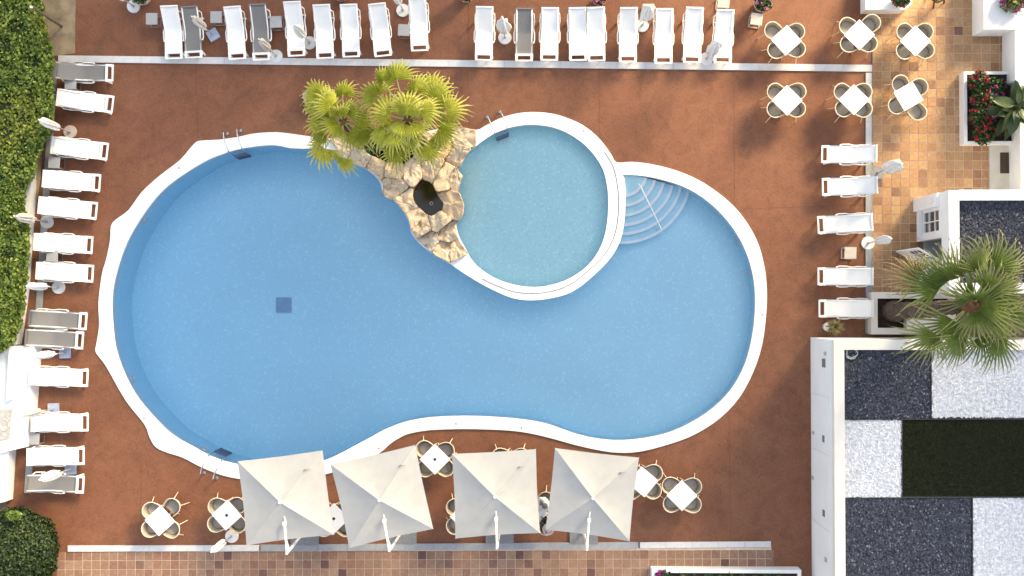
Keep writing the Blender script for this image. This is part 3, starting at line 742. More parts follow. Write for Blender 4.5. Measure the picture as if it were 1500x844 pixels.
palm('fan_palm', 'green fan palm with thick brown trunk rising from the soil planter', (1306,456), (1420,446), .25, 6.3, .30, .19,
     [(1388,388,6),(1352,412,-8),(1368,398,-2),(1425,378,18),(1458,370,8),(1485,385,0),(1490,425,-8),(1462,425,30),(1440,412,50),(1385,492,-10),(1362,508,-16),(1408,515,-12),(1450,512,-8),(1484,512,-12),(1474,472,6),(1428,474,40),(1505,458,-10),(1338,398,-18),(1497,405,-22),(1410,425,46),(1440,450,56),(1422,430,72)], M['frond_green'], 1.15, bend=.10, seed=4, droop=(.08, .42), fold=(.1, .5), nseg=19, spread=R(84), wiry=.2, dry=(17, 18), split=.36)

# dark cycad in the planting pocket
def spiky(name, label, cat, loc, n, L, mt, wid=.03, up=(.15, 1.2), mats=None, group=None):
    o = empty(name, loc); tag(o, label, cat, group)
    mb = MB()
    for i in range(n):
        a = random.uniform(0, 2*math.pi); e = random.uniform(*up); l = L*random.uniform(.6, 1.1)
        d = Vector((math.cos(a)*math.cos(e), math.sin(a)*math.cos(e), math.sin(e))); sd = Vector((-math.sin(a), math.cos(a), 0))*wid
        p1 = d*l*.5; p2 = d*l+Vector((0, 0, -l*.25))
        mb.add([sd*.6, -sd*.6, p1-sd+Vector((0, 0, .0)), p1+sd, p2], [(0, 1, 2, 3), (3, 2, 4)])
    tag(mb.build('leaves', mt, o), kind='stuff')
    MB().ell((0, 0, .03), (.09, .09, .10), 8, 6, .1).build('crown', M['fibre'], o)
    return o
spiky('cycad', 'dark green cycad in the planting pocket of the rocks', 'plant', at(585, 219, .16), 150, .62, M['plant_leaf'], .03, (.05, 1.3))
spiky('cycad', 'small dark spiky plant in the rocks under the shorter palm', 'plant', at(545, 216, .16), 110, .45, M['plant_leaf'], .028, (.05, 1.3))

# ------------------------------------------------------------------ hedge, bush, post
def hedge():
    o = empty('hedge', (*at(20, 250)[:2], 0)); tag(o, 'long clipped leafy green hedge along the sun loungers', 'hedge')
    edge = [(57,-30),(58,0),(66,40),(76,90),(76,150),(74,190),(62,215),(50,240),(46,262),(36,272),(34,305),(40,330),(40,360),(38,400),(34,440),(28,480),(12,510),(-14,525)]
    H = 1.35; P = []; Nn = []
    def ex(y):
        for (xa, ya), (xb, yb) in zip(edge, edge[1:]):
            if ya <= y <= yb: return xa+(xb-xa)*(y-ya)/(yb-ya)
        return edge[-1][0]
    core = MB(); prof = []
    ys = list(np.arange(-28, 524, 12))
    for y in ys:
        e = ex(y)+6*noise.noise(Vector((y*.05, 3, 0)))-5
        row = []
        for k, (f, z) in enumerate([(-6, .02), (0, .35), (-1, .8), (-7, 1.1), (-20, 1.22)]):
            row.append(at(e+f, y, z)-o.location)
        row.append(at(-70, y, 1.22)-o.location); row.append(at(-70, y, 0)-o.location)
        prof.append(row)
    V = [p for r in prof for p in r]; k = 7
    F = [(i*k+j, (i+1)*k+j, (i+1)*k+j+1, i*k+j+1) for i in range(len(ys)-1) for j in range(k-1)]
    core.add(V, F); core.build('branch_core', M['hedge_core'], o)
    n = 44000
    for _ in range(n):
        y = random.uniform(-25, 520); e = ex(y)+6*noise.noise(Vector((y*.05, 3, 0)))+4*noise.noise(Vector((y*.21, 9, 0)))
        if random.random() < .72:
            x = e - abs(random.random())**1.0*(e+45); z = 1.22+.16*noise.noise(Vector((x*.06, y*.06, 1)))+random.uniform(-.12, .12)-.35*max(0, 1-(e-x)/16)**2; nn = (.1, 0, 1)
        else:
            u = random.random(); z = .15+u*1.05; x = e+random.uniform(-5, 2)-6*max(0, u-.7); nn = (.9, 0, .45)
        P.append(at(x, y, z)-o.location); Nn.append(nn)
    V, F = leaves_np(np.array([tuple(p) for p in P]), np.array(Nn), .076, 1.5, .75)
    Pn = np.array([tuple(p) for p in P]); q = np.array([noise.noise(Vector((p[0]*.55, p[1]*.55, 4))) for p in Pn]); pxl = np.array([p[0] for p in Pn])
    yel = (q > .16) | (rng.uniform(0, 1, len(Pn)) < .10)  # noise patches and scattered leaves coloured as if sunlit
    nA = len(Pn); F1 = F[:nA]; F2 = F[nA:]
    for nm, msk, mt_ in (('foliage', ~yel, M['hedge_leaf']), ('sunlit_foliage', yel, M['hedge_sunlit'])):
        idx = np.where(msk)[0]; Vs = V.reshape(-1, 4, 3)[idx].reshape(-1, 3); b0 = np.arange(len(idx))*4
        Fs = np.concatenate([np.stack([b0, b0+1, b0+2], 1), np.stack([b0, b0+2, b0+3], 1)])
        tag(np_mesh(nm, Vs, Fs, mt_, o), kind='stuff')
hedge()
def bush():
    c = at(38, 800, 0); o = empty('round_bush', c); tag(o, 'large round dark green bush at the end of the tiled walkway', 'bush')
    rr = 1.5
    core = MB(); core.ell((0, 0, .95), (rr*.88, rr*.88, 1.0), 20, 12, .05); core.build('branch_core', M['hedge_core'], o)
    MB().tube([(0, 0, -.03), (.03, .02, .3)], [.11, .08], 8).build('trunk', M['trunk'], o)
    P, d = ball_pts(26000, (0, 0, .95), (rr, rr, 1.15), .86, 0.03)
    bumpy = np.array([noise.noise(Vector(p*1.7)) for p in P])*.16+np.array([noise.noise(Vector(p*4.5)) for p in P])*.07
    P = P+d*bumpy[:, None]
    V, F = leaves_np(P, d, .065, 1.6, .6)
    tag(np_mesh('foliage', V, F, M['bush_leaf'], o), kind='stuff')
    P, d = ball_pts(500, tuple(at(20, 756, 1.85)-c), (.28, .16, .14), .2)
    V, F = leaves_np(P, d, .075, 1.8, .6); tag(np_mesh('new_shoots', V, F, M['hedge_leaf'], o), kind='stuff')
bush()
p0 = at(91, 39, 0); po = empty('wooden_post', p0); tag(po, 'thin weathered wooden post in the bare soil by the hedge', 'post')
MB().tube([(0, 0, -.1), (.02, 0, 1.0), (.0, .03, 2.2)], [.045, .04, .03], 8).build('shaft', M['post'], po)
MB().tube([(.0, .03, 2.16), (.0, .03, 2.24)], [.04, .04], 8).build('cap', M['white_metal'], po)

# low white wall behind the hedge and the white terrace block on the left
def block(name, poly_px, z0, z1, label, cat, mt, zpx=None):
    z = z1 if zpx is None else zpx
    pl = P2(poly_px, z); c = Vector((sum(p[0] for p in pl)/len(pl), sum(p[1] for p in pl)/len(pl), 0)); o = empty(name, c)
    tag(o, label, cat)
    mb = MB(); mb.prism([(x-c.x, y-c.y) for x, y in pl], z0, z1); mb.build('wall', mt, o)
    return o
lw = block('low_wall', [(49,196),(45,262),(46,262),(42,326),(36,420),(24,505),(-10,505),(14,330),(22,196)], -.03, .38, 'low white rendered wall half hidden by the hedge', 'wall', M['wall'])
tb = block('white_terrace', [(10,507),(49,507),(38,655),(0,664),(-60,676),(-60,507)], -.03, .62, 'white rendered terrace block beside the sun loungers', 'terrace', M['wall'])
def in_parent(o, p): return p-o.location
pp = P2([(-8,601),(18,599),(14,643),(-8,648)], .64)
mb = MB(); mb.prism([(x-tb.location.x, y-tb.location.y) for x, y in pp], .60, .645); sp_ = mb.build('stone_panel', M['stone_panel'], tb)
c = at(6, 623, .66)-tb.location
MB().tube([(c.x+.14*math.cos(i*R(24)), c.y+.2*math.sin(i*R(24)), .65) for i in range(15)], .022, 6, closed=True).build('carved_ring', M['stone_panel'], sp_)
mb = MB(); rp = P2([(12,512),(20,512),(16,585),(8,588)], .9); mb.prism([(x-tb.location.x, y-tb.location.y) for x, y in rp], .60, .86); mb.build('parapet', M['wall'], tb)
for k in range(4):
    q = at(31, 524+k*13, .63)-tb.location; MB().box((q.x, q.y, .635), (.34, .22, .03)).build('tread', M['wall'], tb)
tw = block('low_wall', [(-40,668),(13,661),(8,735),(-40,745)], -.03, .5, 'low white wall between the terrace block and the round bush', 'wall', M['wall'])


# ------------------------------------------------------------------ buildings on the right
def pebbles(name, poly, z, size, dens, mt, parent, h=.6):
    xs = [p[0] for p in poly]; ys = [p[1] for p in poly]; A = abs(area(poly)); n = int(A*dens)
    P = np.stack([rng.uniform(min(xs), max(xs), n), rng.uniform(min(ys), max(ys), n)], 1)
    b = np.array([(1, 0, 0), (-.5, .87, 0), (-.5, -.87, 0), (.5, .87, .0), (-1, 0, 0), (.5, -.87, 0), (0, 0, h), (0, 0, -h)], float)
    ring = [0, 3, 1, 4, 2, 5]; F0 = [(ring[i], ring[(i+1) % 6], 6) for i in range(6)]
    B = np.repeat(b[None], n, 0) + rng.normal(0, .16, (n, 8, 3))
    sc = (size*rng.uniform(.6, 1.35, n))[:, None, None]; B = B*sc*np.array([.5, .5, .5])
    a = rng.uniform(0, 2*math.pi, n); ca, sa = np.cos(a)[:, None], np.sin(a)[:, None]
    tx = rng.normal(0, .5, n)[:, None]
    X = B[:, :, 0]*ca-B[:, :, 1]*sa; Y = B[:, :, 0]*sa+B[:, :, 1]*ca; Z = B[:, :, 2]+X*tx
    zz = (z+rng.uniform(0, size*.5, n))[:, None]
    V = np.stack([X+P[:, :1], Y+P[:, 1:], Z+zz], 2).reshape(-1, 3)
    F = (np.arange(n)*8)[:, None, None]+np.array(F0)[None]
    return tag(np_mesh(name, V, F.reshape(-1, 3), mt, parent), kind='stuff')
def rectpx(x0, y0, x1, y1, z, o):
    a, b = at(x0, y0, z)-o.location, at(x1, y1, z)-o.location
    return [(a.x, b.y), (b.x, b.y), (b.x, a.y), (a.x, a.y)]
def parapet_ring(o, x0, y0, x1, y1, z0, z1, wd, mt, walls_from=-.03, name='parapet'):
    """x0..y1 are the outer rectangle (local metres)"""
    MB().box(((x0+x0+wd)/2, (y0+y1)/2, (z0+z1)/2), (wd, y1-y0, z1-z0)).build(name, mt, o)
    MB().box(((x0+wd+x1)/2, y1-wd/2, (z0+z1)/2), (x1-x0-wd, wd, z1-z0)).build(name, mt, o)
# --- lower building
ZB = 2.70
n_w = at(1187, 494, 0); s_e = at(1575, 905, 0)
lb = empty('flat_roofed_building', (n_w.x, n_w.y, 0)); tag(lb, 'white flat-roofed building with chequered gravel and turf roof', 'building')
Wd, Hd = s_e.x-n_w.x, n_w.y-s_e.y
MB().box((Wd/2+.002, -Hd/2-.002, (ZB-.20)/2-.015), (Wd-.01, Hd-.01, ZB-.20+.03)).build('wall', M['wall'], lb)
MB().box((.16, -Hd/2, ZB-.12), (.33, Hd, .24)).build('parapet', M['wall_warm'], lb)
MB().box((.326+(Wd-.33)/2, -.16, ZB-.12), (Wd-.33, .33, .24)).build('parapet', M['wall_warm'], lb)
zR = ZB-.19
base_roof = MB().box((.33+(Wd-.33)/2, -.33-(Hd-.33)/2, ZB-.205), (Wd-.335, Hd-.335, .03)).build('roof_membrane', M['membrane'], lb)
ROOF = [((1237,509,1363,613.5), 'd'), ((1364.5,500,1560,612), 'w'), ((1237,615.5,1321,729), 'w'), ((1321.5,614.5,1560,727.5), 'g'), ((1237,730,1423,880), 'd'), ((1425,729,1560,880), 'w')]
for r_, kk in ROOF:
    pl = rectpx(*r_, zR+.03, lb)
    if kk == 'd': pebbles('dark_gravel', pl, zR+.01, .060, 900, M['dgravel'], lb)
    elif kk == 'w':
        MB().box(((pl[0][0]+pl[1][0])/2, (pl[0][1]+pl[2][1])/2, zR+.012), (pl[1][0]-pl[0][0]-.03, pl[2][1]-pl[0][1]-.03, .024)).build('gravel_bed', M['wbed'], lb)
        pebbles('white_gravel', pl, zR+.02, .052, 1300, M['wgravel'], lb, h=.42)
    else:
        cx, cy = (pl[0][0]+pl[1][0])/2, (pl[0][1]+pl[2][1])/2
        MB().box((cx, cy, zR+.012), (pl[1][0]-pl[0][0]-.03, pl[2][1]-pl[0][1]-.03, .024)).build('turf_mat', M['turf_base'], lb)
        n = 26000; P = np.stack([rng.uniform(pl[0][0]+.03, pl[1][0]-.03, n), rng.uniform(pl[0][1]+.03, pl[2][1]-.03, n), np.full(n, zR+.03)], 1)
        V, F = leaves_np(P, np.tile((1, 0, .3), (n, 1)), .02, 2.4, 1.2); tag(np_mesh('turf_blades', V, F, M['turf'], lb), kind='stuff')
# edging strips between the roof panels
for a_, b_ in [((1363.7,509),(1363.7,614)), ((1237,614.5),(1560,613.2)), ((1321,615),(1321,729)), ((1237,729.4),(1560,728)), ((1424,729),(1424,880))]:
    MB().beam(at(*a_, zR+.03)-lb.location, at(*b_, zR+.03)-lb.location, .025, .08).build('edging', M['membrane'], lb)
# vents and faint hatches on the west wall (face x = 0)
def on_west(px, py, o, xw):
    """point of the wall plane x = xw (world) seen at a pixel"""
    d = CQ @ Vector(((px-750)/FPX, (422-py)/FPX, -1)); t = xw/d.x
    return Vector((xw, d.y*t, CAMH+d.z*t))-o.location
for px, py, ww, hh in [(1207,532,.28,.30), (1207,643,.22,.24), (1207.5,752,.22,.26), (1210,820,.14,.2), (1191,700,.12,.3), (1209,518,.12,.2), (1192,634,.1,.3)]:
    q = on_west(px, py, lb, n_w.x); MB().box((-.012, q.y, q.z), (.03, ww, hh)).build('vent', M['vent'] if ww > .2 else M['stone_panel'], lb)
for py0, py1, z0, z1 in [(575,640,.15,2.1), (655,690,.15,2.1), (690,745,.2,1.9), (760,790,.15,2.1)]:
    a_, b_ = at(1190, py0).y-lb.location.y, at(1190, py1).y-lb.location.y
    MB().box((-.006, (a_+b_)/2, (z0+z1)/2), (.02, a_-b_, z1-z0)).build('service_door', M['wall'], lb)
q = at(1245, 518, zR+.05)-lb.location
ho = empty('hose', at(1246, 517, zR+.03)); tag(ho, 'coiled pale hose lying on the dark roof gravel in the parapet corner', 'hose')
MB().tube([((.17+.05*math.sin(i*.5))*math.cos(i*R(24))+.01*i/40, (.17+.03*math.cos(i*.3))*math.sin(i*R(24)), .02+.0012*i) for i in range(44)], .011, 6).build('coil', M['hose'], ho)

# --- upper building (bay with window, open glazed door)
ZU = 2.70
nw = at(1342, 292, 0); se = at(1580, 431, 0)
ub = empty('garden_building', (nw.x, nw.y, 0)); tag(ub, 'white garden building with paned window, open glazed door and dark gravel roof', 'building')
W2, H2 = se.x-nw.x, nw.y-se.y
bay = nw.y-at(1342, 352).y
dr0, dr1 = bay+.06, nw.y-at(1342, 392).y            # doorway
zt_ = ZU-.22
wy0, wy1 = -(nw.y-at(1342,346.5).y)+.0, -(nw.y-at(1342,312.5).y)   # window along y (bottom, top in picture)
# west wall pieces round window and doorway, then the remaining shell
T = .24
def wbox(y0, y1, z0, z1, name='wall'): MB().box((T/2, (y0+y1)/2, (z0+z1)/2), (T, abs(y1-y0), z1-z0)).build(name, M['wall'], ub)
wz0, wz1 = .55, 1.95
wbox(-bay, wy0, -.03, zt_); wbox(wy1, 0, -.03, zt_); wbox(wy0, wy1, -.03, wz0); wbox(wy0, wy1, wz1, zt_)
wbox(-dr0, -bay, -.03, zt_); wbox(-dr1, -dr0, 2.12, zt_); wbox(-H2, -dr1, -.03, zt_)
MB().box((T+(W2-T)/2, -T/2, (zt_-.03)/2), (W2-T, T, zt_+.03)).build('wall', M['wall'], ub)
MB().box((T+(W2-T)/2, -H2+T/2, (zt_-.03)/2), (W2-T, T, zt_+.03)).build('wall', M['wall'], ub)
MB().box((T+(W2-T)/2, -H2/2, .01), (W2-T, H2-2*T, .04)).build('floor', M['interior'], ub)
MB().box((W2/2, -H2/2, zt_-.02), (W2-.02, H2-.02, .06)).build('roof_slab', M['membrane'], ub)
MB().box((.155, -H2/2, ZU-.095), (.335, H2, .25)).build('parapet', M['wall'], ub)
MB().box((.3235+(W2-.33)/2, -.155, ZU-.095), (W2-.33, .335, .25)).build('parapet', M['wall'], ub)
MB().box((.3235+(W2-.33)/2, -H2+.155, ZU-.095), (W2-.33, .335, .25)).build('parapet', M['wall'], ub)
a_ = .33; pebbles('dark_gravel', [(a_, -H2+a_), (W2, -H2+a_), (W2, -a_), (a_, -a_)], zt_+.02, .06, 900, M['dgravel'], ub)
wn = MB()
cy_, cz_ = (wy0+wy1)/2, (wz0+wz1)/2; wyw, wzh = wy1-wy0, wz1-wz0
fr = MB()
for yy in (wy0+.035, wy1-.035): fr.box((.06, yy, cz_), (.10, .07, wzh))
for zz in (wz0+.035, wz1-.035): fr.box((.06, cy_, zz), (.10, wyw-.14, .07))
win = fr.build('window', M['white_metal'], ub)
for k in (1, 2): MB().box((.06, cy_, wz0+wzh*k/3), (.06, wyw-.14, .035)).build('glazing_bar', M['white_metal'], win)
MB().box((.06, cy_, cz_), (.066, .035, wzh-.14)).build('glazing_bar', M['white_metal'], win)
for i in range(2):
    for k in range(3):
        MB().box((.08, wy0+wyw*(i+.5)/2, wz0+wzh*(k+.5)/3), (.012, wyw/2-.05, wzh/3-.05)).build('pane', M['glass'], win)
MB().box((-.05, cy_, wz0-.03), (.16, wyw+.2, .06)).build('window_sill', M['wall'], ub)
yb = -(nw.y-at(1342, 311).y)
MB().box((-.055, yb/2, 1.0), (.11, -yb, 2.06)).build('pilaster', M['wall'], ub)
MB().box((-.13, yb*.55, 1.62), (.05, .12, .22)).build('wall_lamp', M['white_metal'], ub)
# glazed door leaf standing open
hA = at(1341, 385, 0)-ub.location; hB = at(1311.5, 368.5, 0)-ub.location
dv = (hB-hA).normalized(); Ld = (hB-hA).length
leaf = MB()
def lpt(u, z): p = hA+dv*u*Ld; return (p.x, p.y, z)
for u in (.05, .95): leaf.beam(lpt(u, .06), lpt(u, 2.04), .05, .09, up=(dv.x, dv.y, 0))
for z in (.16, .95, 1.99): leaf.beam(lpt(.1, z), lpt(.9, z), .05, .16 if z < .5 else .10)
dl_ = leaf.build('door', M['white_metal'], ub)
for u in (.37, .63): MB().beam(lpt(u, 1.0), lpt(u, 1.94), .035, .03, up=(dv.x, dv.y, 0)).build('glazing_bar', M['white_metal'], dl_)
for z in (1.31, 1.62): MB().beam(lpt(.1, z), lpt(.9, z), .035, .03).build('glazing_bar', M['white_metal'], dl_)
MB().beam(lpt(.1, .55), lpt(.9, .55), .02, .70).build('lower_panel', M['white_metal'], dl_)
for i in range(3):
    for k in range(3):
        u0 = .12+.26*i; MB().beam(lpt(u0, 1.155+.31*k), lpt(u0+.235, 1.155+.31*k), .012, .27).build('pane', M['glass'], dl_)
MB().tube([lpt(.90, 1.0), lpt(.90, 1.12)], .014, 6).build('handle', M['steel'], dl_)

# --- planter with the palm
def planter(name, px4, z, wd, label, cat, mt, soil_z):
    x0, y0, x1, y1 = px4; a_, b_ = at(x0, y0, z), at(x1, y1, z); o = empty(name, ((a_.x+b_.x)/2, (a_.y+b_.y)/2, 0)); tag(o, label, cat)
    w_, h_ = abs(b_.x-a_.x), abs(a_.y-b_.y)
    for sx in (-1, 1): MB().box((sx*(w_/2-wd/2), 0, z/2-.01), (wd, h_, z+.02)).build('side_wall', mt, o)
    for sy in (-1, 1): MB().box((0, sy*(h_/2-wd/2), z/2-.01), (w_-2*wd, wd, z+.02)).build('end_wall', mt, o)
    MB().box((0, 0, soil_z/2), (w_-2*wd, h_-2*wd, soil_z)).build('soil', M['dark_soil'], o)
    return o, w_, h_
pl_, w_, h_ = planter('palm_planter', (1276,428,1400,490), .42, .22, 'cream walled planter of dark soil holding the thick-trunked palm', 'planter', M['wall_warm'], .26)
bx = block('plinth', [(1329,462),(1400,459),(1400,480),(1329,482)], .24, .60, 'low cream plinth beside the thick palm trunk', 'plinth', M['wall_warm'])
dp = spiky('potted_plant', 'dry straw-coloured plant in a white pot beside the last right-hand lounger', 'potted plant', at(1222, 479, .32), 170, .42, M['dry_leaf'], .018, (.05, 1.4))
MB().disc((0, 0, -.32), .13, .33, 16, .19).build('pot', M['base_white'], dp); MB().disc((-.17, 0, -.31), .14, .28, 16, .17).build('pot', M['base_white'], dp)

# --- flower planter, pad with hatch, right-hand walls
fp, w_, h_ = planter('flower_planter', (1412,105,1492,211), .42, .10, 'white walled bed of red geraniums and purple petunias on the tiled terrace', 'planter', M['wall'], .34)
def flower_patch(o, c, r, nleaf, nflow, lm, fm, lsize=.07, fsize=.05, heads=14):
    P, d = ball_pts(nleaf, c, r, .3); V, F = leaves_np(P, d, lsize, 1.3, .7); tag(np_mesh('foliage', V, F, lm, o), kind='stuff')
    if nflow:
        H, hd = ball_pts(heads, c, (r[0]*.98, r[1]*.98, r[2]*1.08), .75); H[:, 2] = np.maximum(H[:, 2], c[2]+r[2]*.25)
        Q = np.repeat(H, nflow, 0)+rng.normal(0, fsize*.65, (heads*nflow, 3))
        V, F = leaves_np(Q, np.tile((0, 0, 1.), (len(Q), 1)), fsize, 1.1, .6); tag(np_mesh('blossoms', V, F, fm, o), kind='stuff')
def gp(px, py, z, name, label, r, lm, fm, nl=900, nf=14, heads=14, group=None, cat='flowers', **kw):
    o = empty(name, at(px, py, .34)); tag(o, label, cat, group); flower_patch(o, (0, 0, z-.34), r, nl, nf, lm, fm, heads=heads, **kw); return o
for px, py, lab in [(1429,124,'red geranium in the corner of the white flower bed by the tall white wall'), (1432,150,'red geranium in the second place along the white flower bed'), (1430,174,'red geranium in the middle of the row along the flower bed edge'), (1436,197,'red geranium at the hatch end of the white flower bed')]:
    gp(px, py, .62, 'geranium', lab, (.40, .42, .26), M['plant_leaf'], M['red_petal'], 1100, 20, 18)
gp(1455, 128, .55, 'petunia', 'purple petunia behind the red geraniums in the flower bed', (.38, .32, .2), M['plant_leaf'], M['magenta_petal'], 800, 14, 12)
gp(1458, 152, .52, 'petunia', 'purple petunia beside the big-leaved plant in the flower bed', (.36, .32, .2), M['plant_leaf'], M['magenta_petal'], 700, 14, 10)
gp(1450, 165, .50, 'silver_ragwort', 'silvery white foliage plant in the middle of the flower bed', (.38, .36, .18), M['silver_leaf'], None, 500, 0)
gp(1462, 185, .50, 'petunia', 'purple petunia at the hatch end of the flower bed', (.40, .36, .2), M['plant_leaf'], M['magenta_petal'], 800, 14, 10)
gp(1447, 141, .50, 'silver_ragwort', 'silvery foliage plant between the geraniums and the purple petunias', (.30, .30, .16), M['silver_leaf'], None, 350, 0)
# big leaved plant
bp_ = empty('big_leaved_plant', at(1472, 166, .34)); bp_.scale = (1.12, 1.12, 1.1); tag(bp_, 'large glossy big-leaved plant overhanging the concrete pad', 'plant')
bl_me = MB(); nn_ = 9
for i in range(nn_+1):
    u = i/nn_; wv = .19*math.sin(math.pi*min(1, u*.95+.04))**.8*(1-.25*u)
    for sgn in (-1, 0, 1): bl_me.v.append((.25+u*.75, sgn*wv, .05*abs(sgn)-.28*u*u+.1*u))
for i in range(nn_):
    for j in range(2): bl_me.f.append((i*3+j, (i+1)*3+j, (i+1)*3+j+1, i*3+j+1))
bl_me.tube([(0, 0, -.03), (.25, 0, 0)], .015, 5)
blm = bl_me.mesh('leaf', M['bigleaf'], True)
MB().tube([(0, 0, -.05), (.03, .02, .5), (.0, .05, .9)], [.06, .05, .03], 8).build('stem', M['plant_leaf'], bp_)
for i in range(46):
    z = .25+.7*i/46; sc = random.uniform(.45, .95)
    link('leaf', blm, bp_, Matrix.Translation((0, .03, z)) @ Matrix.Rotation(i*2.4+random.uniform(-.3, .3), 4, 'Z') @ Matrix.Rotation(-R(random.uniform(-20, 50)), 4, 'Y') @ Matrix.Rotation(R(random.uniform(-30, 30)), 4, 'X') @ Matrix.Scale(sc, 4))
pad = block('concrete_pad', [(1450,213),(1498,213),(1498,280),(1450,280)], -.03, .12, 'pale concrete pad with a dark rectangular hatch', 'pad', M['pad'])
q0, q1 = at(1465, 223.5, .13)-pad.location, at(1485, 254, .13)-pad.location
hb_ = MB().box(((q0.x+q1.x)/2, (q0.y+q1.y)/2, .125), (q1.x-q0.x, q0.y-q1.y, .022)).build('hatch', M['hatch'], pad)
for k in range(6): MB().box((q0.x+(q1.x-q0.x)*(k+.5)/6, (q0.y+q1.y)/2, .138), (.035, (q0.y-q1.y)*.94, .012)).build('hatch_bar', M['hatch'], hb_)
rw = block('boundary_wall', [(1487,42),(1545,42),(1545,292),(1496,284),(1493,120),(1487,118)], -.03, .95, 'tall plain white wall at the edge of the tiled terrace', 'wall', M['wall'])
tr_ = block('raised_white_bed', [(1441,-60),(1550,-60),(1550,43),(1441,43)], -.03, .90, 'white rendered raised bed carrying purple bougainvillea', 'planter', M['wall'])
o = empty('bougainvillea', at(1480, 4, .90)); tag(o, 'purple bougainvillea mound on the white raised bed', 'flowers')
flower_patch(o, (0, .05, .2), (.5, .5, .3), 900, 26, M['hedge_leaf'], M['magenta_petal'], heads=30, fsize=.055)
wb = block('white_bench_wall', [(1268,-40),(1336,-40),(1336,6),(1326,14),(1268,14)], -.03, .55, 'white rendered bench wall with flowers at the terrace edge', 'wall', M['wall'])
o = empty('flower_bowl', at(1316, 3, .55)); tag(o, 'dark leafy flower bowl on the white bench wall', 'flowers'); MB().disc((0, 0, -.005), .13, .13, 16, .2).build('bowl', M['terracotta'], o)
flower_patch(o, (0, .02, .24), (.32, .3, .2), 700, 12, M['plant_leaf'], M['red_petal'], heads=8)
MB().box((0, 0, 0), (1, 1, 1))
# dark wooden chair cut by the top edge
wc = empty('wooden_chair', at(1370, 0, 0), R(25)); tag(wc, 'dark wooden folding chair with a white towel on the tiles', 'chair')
for sx in (-1, 1):
    MB().beam((sx*.2, -.25, 0), (sx*.2, .2, .75), .035, .04).build('leg', M['wood'], wc); MB().beam((sx*.22, .25, 0), (sx*.22, -.18, .5), .035, .04).build('leg', M['wood'], wc)
for k in range(5): MB().box((0, -.16+.085*k, .46), (.42, .07, .02)).build('seat_slat', M['wood'], wc)
for k in range(3): MB().box((0, .14+.03*k, .60+.07*k), (.42, .02, .05)).build('back_slat', M['wood'], wc)
tw_ = empty('towel', (wc.location.x+.05, wc.location.y+.02, .475), R(25)); tag(tw_, 'folded white towel on the dark wooden chair', 'towel'); MB().box((0, 0, .03), (.34, .26, .05)).build('cloth', M['sling'], tw_)

# bottom planter with agaves and magenta flowers
bpn, w_, h_ = planter('long_planter', (955,834,1174,872), .45, .12, 'long white trough planter of spiky plants at the walkway end', 'planter', M['wall'], .36)
for k in range(9):
    px = 1000+k*17.5
    spiky('spiky_plant', 'dark green spiky plant in the long white trough planter', 'plant', at(px, 846+random.uniform(-1.5, 1.5), .36), 26, .30, M['plant_leaf'], .025, (.2, 1.3), group='spiky plants in the trough')
o = empty('petunia', at(972, 844, .36)); tag(o, 'magenta flowers at the end of the long white trough planter', 'flowers'); flower_patch(o, (0, 0, .1), (.34, .22, .16), 400, 18, M['plant_leaf'], M['magenta_petal'], heads=16)

# flower pots along the top edge
def pot(px, py, label, fm, r=.24, h=.34, lm=None, heads=14, pm='terracotta'):
    o = empty('flower_pot', at(px, py, 0)); tag(o, label, 'flower pot'); MB().disc((0, 0, 0), r*.7, h, 18, r).build('pot', M[pm], o)
    MB().tube([(r*math.cos(i*R(20)), r*math.sin(i*R(20)), h) for i in range(18)], .025, 6, closed=True).build('rim', M[pm], o)
    flower_patch(o, (0, 0, h+.12), (r*1.15, r*1.15, .2), 500, 16 if fm else 0, lm or M['plant_leaf'], fm, heads=heads)
    return o
pot(684, -3, 'potted magenta flowers behind the first white lounger past the palm', M['magenta_petal'])
pot(877, 2, 'potted pink flowers behind the pair of touching white loungers', M['pink_petal'])
pot(1114, 9, 'leafy pot of pink flowers beside the beige side table', M['pink_petal'], .30, .36, heads=9)
pot(503, -6, 'potted magenta flowers behind the third white lounger before the palm', M['magenta_petal'], .28)
pot(212, -1, 'dark leafy pot with a pale rim at the soil end of the lounger row', None, .30, .36)

